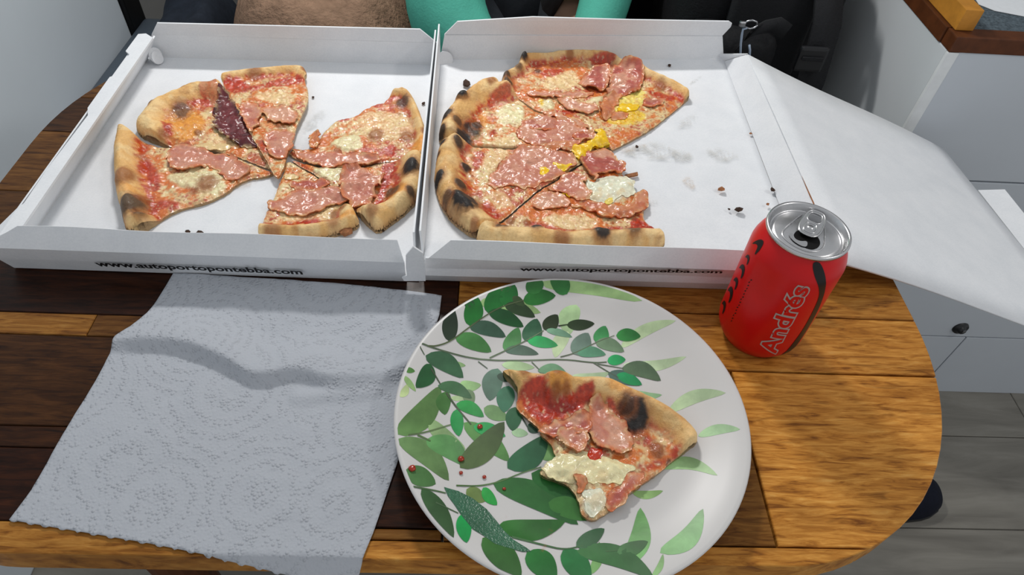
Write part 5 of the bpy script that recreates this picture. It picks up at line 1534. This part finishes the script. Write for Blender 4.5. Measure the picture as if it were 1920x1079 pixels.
# ------------------------------------------------------------------ kitchen paper
def make_towel():
    N = Noise2(41)
    top = [(326, 514), (420, 519), (520, 525), (640, 533), (740, 544), (828, 556)]
    right = [(824, 592), (818, 612), (800, 680), (775, 760), (745, 870), (700, 1000), (664, 1088)]
    bottom = [(560, 1076), (420, 1048), (280, 1020), (120, 993), (18, 976)]
    left = [(60, 920), (120, 815), (180, 715), (205, 668), (222, 640), (250, 622), (278, 592)]
    L = np.array([px(u, v, z=.001)[:2] for u, v in top + right + bottom + left])
    L = resample(L, .0018)
    # perforation teeth along the near edge
    cpt = np.array([px(*p, z=.001)[:2] for p in bottom])
    dn = dist_poly(L, cpt, False)
    teeth = np.where(dn < .0012, .0009 * (np.sin(L[:, 0] * 620) > .55), 0)
    L[:, 1] -= teeth
    tv, tf, rim = triangulate(L, .0019)
    x, y = tv[:, 0], tv[:, 1]
    crest = smooth_poly(np.array([px(u, v, z=.006)[:2] for u, v in ((232, 640), (335, 640), (420, 672), (480, 712), (555, 690), (622, 712), (700, 706), (752, 688), (830, 652))]), 2, False)
    cy = np.interp(x, crest[:, 0], crest[:, 1])
    sgn = y - cy                              # > 0 beyond the crest
    hump = .0100 * np.interp(x, [-.29, -.25, -.20, -.10, -.05, -.02], [.35, .9, 1, .8, .25, 0])
    z = np.where(sgn > 0, hump * (1 - sstep(0, .045, sgn)), hump * (1 - sstep(-.002, .010, -sgn)) + 0)
    z = z + .0030 * np.maximum(0, N.fbm(x, y, 26, 3) - .42) + .0010 * N.fbm(x, y, 90, 2)
    # second shallow pleat
    c2 = np.array([px(u, v, z=.003)[:2] for u, v in ((560, 745), (700, 730), (830, 640))])
    d2 = dist_poly(tv, c2, False)
    z = z + .0022 * (1 - sstep(0, .010, d2))
    # the near right corner bends over the table edge
    z = np.where(y < TY0 + .004, z - np.clip(TY0 + .002 - y, 0, 1) * .8, z)
    z = np.where((z < .0004) & (y > TY0), .0004, z) + .0008
    v3 = np.column_stack([x, y, ZT + z])
    o = mesh_obj('paper_towel', v3, tf, M['towel'], None, loc=(float(x.mean()), float(y.mean()), ZT), smooth=True)
    s = o.modifiers.new('t', 'SOLIDIFY'); s.thickness = .0004; s.offset = 1
    return tag(o, 'white embossed kitchen paper towel lying crumpled on the table', 'paper towel')
make_towel()

# ------------------------------------------------------------------ drink can
CC = (0.2205, 0.3340); CR = 0.0331
cn = empty('drink_can', W(CC[0], CC[1], 0))
tag(cn, 'red aluminium drink can with a white-outlined name, opened, on the table', 'can')
cl = W(CC[0], CC[1], 0)
bprof = [(0.0, .006), (.016, .004), (.0225, .0008), (.0245, .0), (.0262, .0012), (.0300, .0075), (.0322, .0125), (CR, .018), (CR, .094), (.0325, .0975), (.0310, .1020), (.0290, .1065), (.0272, .1095), (.0266, .1115)]
bm_obj('can_body', lathe_bm(bprof, 96, cl), M['can_red'], cn, loc=cl, smooth=True)
lprof = [(.0266, .1110), (.0282, .1118), (.0286, .1132), (.0282, .1147), (.0270, .1150), (.0262, .1140), (.0252, .1095), (.0240, .1086), (.0228, .1100), (.0215, .1106), (.0, .1106)]
lid_o = bm_obj('can_end', lathe_bm(lprof, 96, cl), M['alu'], cn, loc=cl, smooth=True)
# frame of the end panel from the photo: opening towards camera-right
def endpt(u, v, z=.1108):
    p = px(*q('X', [(u, v)])[0], z=z)
    return p
ZE = .1112
def cz(u, v):      # window (1400,360) scale 6.745
    return px(1400 + u / 6.745, 360 + v / 6.745, z=ZE)
# raised outline around the opening
loop = [cz(*p) for p in ((700, 285), (640, 320), (520, 430), (455, 490), (455, 560), (540, 640), (660, 710), (800, 760), (920, 745), (980, 690), (1000, 560), (990, 400))]
lp2 = smooth_poly(np.array([p[:2] for p in loop]), 2, False)
bm_obj('end_bead', tube_bm([(p[0], p[1], ZT + .1108) for p in lp2], .0006, 6), M['alu'], lid_o, smooth=True)
hl = smooth_poly(np.array([cz(*p)[:2] for p in ((590, 540), (640, 480), (740, 470), (880, 540), (935, 620), (925, 690), (850, 728), (760, 712), (660, 650), (600, 600))]), 2)
mesh_obj('mouth_opening', [(p[0], p[1], ZT + .1110) for p in hl], [tuple(range(len(hl)))], M['hole'], lid_o, loc=W(*hl.mean(0), .111))
tl = smooth_poly(np.array([cz(*p)[:2] for p in ((520, 530), (590, 520), (600, 590), (680, 630), (770, 620), (765, 700), (690, 690), (580, 620))]), 2)
mesh_obj('folded_flap', [(p[0], p[1], ZT + .1114) for p in tl], [tuple(range(len(tl)))], M['alu'], lid_o, loc=W(*tl.mean(0), .111))
# pull tab: rounded bar with two holes
tb0, tb1 = np.array(px(1400 + 760 / 6.745, 360 + 545 / 6.745, z=.1135)[:2]), np.array(px(1400 + 905 / 6.745, 360 + 255 / 6.745, z=.1135)[:2])
ax_ = (tb1 - tb0); tl_ = np.hypot(*ax_); ax_ /= tl_; nx2 = np.array([-ax_[1], ax_[0]])
def rounded(cen, hl_, hw, n=10, tap=1.0):
    out_ = []
    for k in range(4 * n):
        a = 2 * math.pi * k / (4 * n)
        ca, sa = math.cos(a), math.sin(a)
        e = 2 / 3.0
        lx = hl_ * math.copysign(abs(ca) ** e, ca); ly = hw * math.copysign(abs(sa) ** e, sa)
        ly *= 1 + (tap - 1) * (lx / hl_)
        out_.append(cen + ax_ * lx + nx2 * ly)
    return out_
mid = (tb0 + tb1) / 2
def ring_bm(outer, inner_list, z, r):
    bm = bmesh.new()
    for L in [outer] + inner_list:
        tube_bm([(p[0], p[1], z) for p in list(L) + [L[0], L[1]]], r, 6, bm, False)
    return bm
outer = rounded(mid, tl_ * .5, .0072, 10, .95)
h1 = rounded(mid + ax_ * tl_ * .22, tl_ * .20, .0048)
h2 = rounded(mid - ax_ * tl_ * .22, tl_ * .18, .0040)
tabp = bmesh.new()
def plate_with_hole(bm, outer, hole, z):
    n = len(outer)
    o_v = [bm.verts.new((p[0], p[1], z)) for p in outer]
    i_v = [bm.verts.new((p[0], p[1], z)) for p in hole]
    for k in range(n):
        bm.faces.new((o_v[k], o_v[(k + 1) % n], i_v[(k + 1) % n], i_v[k]))
plate_with_hole(tabp, outer, h1, ZT + .1136)
tabo = bm_obj('pull_tab', tabp, M['alu'], cn)
s = tabo.modifiers.new('t', 'SOLIDIFY'); s.thickness = .0009; s.offset = 0
bm_obj('tab_rim', ring_bm(outer, [h1], ZT + .1136, .0008), M['alu'], tabo, smooth=True)
bm_obj('tab_rivet_island', ring_bm(h2, [], ZT + .1142, .0006), M['alu'], tabo, smooth=True)
bm_obj('rivet', lathe_bm([(.0, .0024), (.0022, .0022), (.0030, .0), ], 20, (mid[0] - ax_[0] * tl_ * .2, mid[1] - ax_[1] * tl_ * .2, ZT + .1122)), M['alu'], tabo, smooth=True)

# lettering wrapped round the can
def can_pt(th, z, off=.00025):
    r = float(np.interp(z, [b[1] for b in bprof[3:]], [b[0] for b in bprof[3:]])) + off
    return (CC[0] + r * math.cos(th), CC[1] + r * math.sin(th), ZT + z)
def can_text(name, body, mat, bold, off, res=4):
    v, f = text_mesh(body, bold, res, .09)
    # densify is unnecessary: letters are small against the can radius
    ref, _ = text_mesh(body, 0.0, 2)
    x0, x1 = ref[:, 0].min(), ref[:, 0].max()
    out_ = []
    for p in v:
        t = (p[0] - x0) / (x1 - x0)
        z = .0170 + (.0905 - .0170) * t
        hh = p[1] * (.0185 - .0015 * t)
        z2 = z - hh * -.10
        th = math.radians(-86.0 - 5.0 * t) - hh / CR
        out_.append(can_pt(th, z2, off))
    return mesh_obj(name, out_, f, mat, cn, loc=tuple(np.mean(out_, 0)))
can_text('name_outline', 'Andrés', M['can_grey'], .078, .00022)
can_text('name_lettering', 'Andrés', M['can_red'], .020, .00040)
def can_patch(name, pts, mat, off=.00022):
    """printed shape on the can, given as (angle deg, height)"""
    L = resample(smooth_poly(np.array([(math.radians(a) * CR, z) for a, z in pts]), 2), .0014)
    tv, tf, rim = triangulate(L, .0025)
    v3 = [can_pt(p[0] / CR, p[1], off) for p in tv]
    return mesh_obj(name, v3, tf, mat, cn, loc=tuple(np.mean(v3, 0)), smooth=True)
can_patch('ribbon_print', [(-99, .1100), (-88, .1105), (-79, .104), (-72, .094), (-63, .080), (-54, .060), (-49, .040), (-52, .020), (-60, .012), (-69, .008), (-73, .011), (-68, .022), (-63, .040), (-65, .060), (-70, .080), (-80, .092), (-92, .102)], M['can_dark'])
for a0, z0_, sc in ((-178, .098, 1.0), (-181, .083, .7), (-183, .070, 1.0), (-184, .056, .9), (-187, .042, 1.2), (-188, .026, 1.0)):
    can_patch('script_print', [(a0 - 8 * sc, z0_ - .003 * sc), (a0 - 2 * sc, z0_ + .006 * sc), (a0 + 8 * sc, z0_ + .008 * sc), (a0 + 12 * sc, z0_ + .001 * sc), (a0 + 9 * sc, z0_ - .005 * sc), (a0 + 6 * sc, z0_ + .002 * sc), (a0, z0_ + .002 * sc)], M['can_dark'])
for k in range(16):
    z = .028 + .0031 * k
    a0 = -158 - .5 * (k % 3)
    can_patch('small_print', [(a0, z), (a0 + 1.6, z + .0004), (a0 + 1.8 + (k % 2), z + .0020), (a0 + .4, z + .0016)], M['can_dark'])
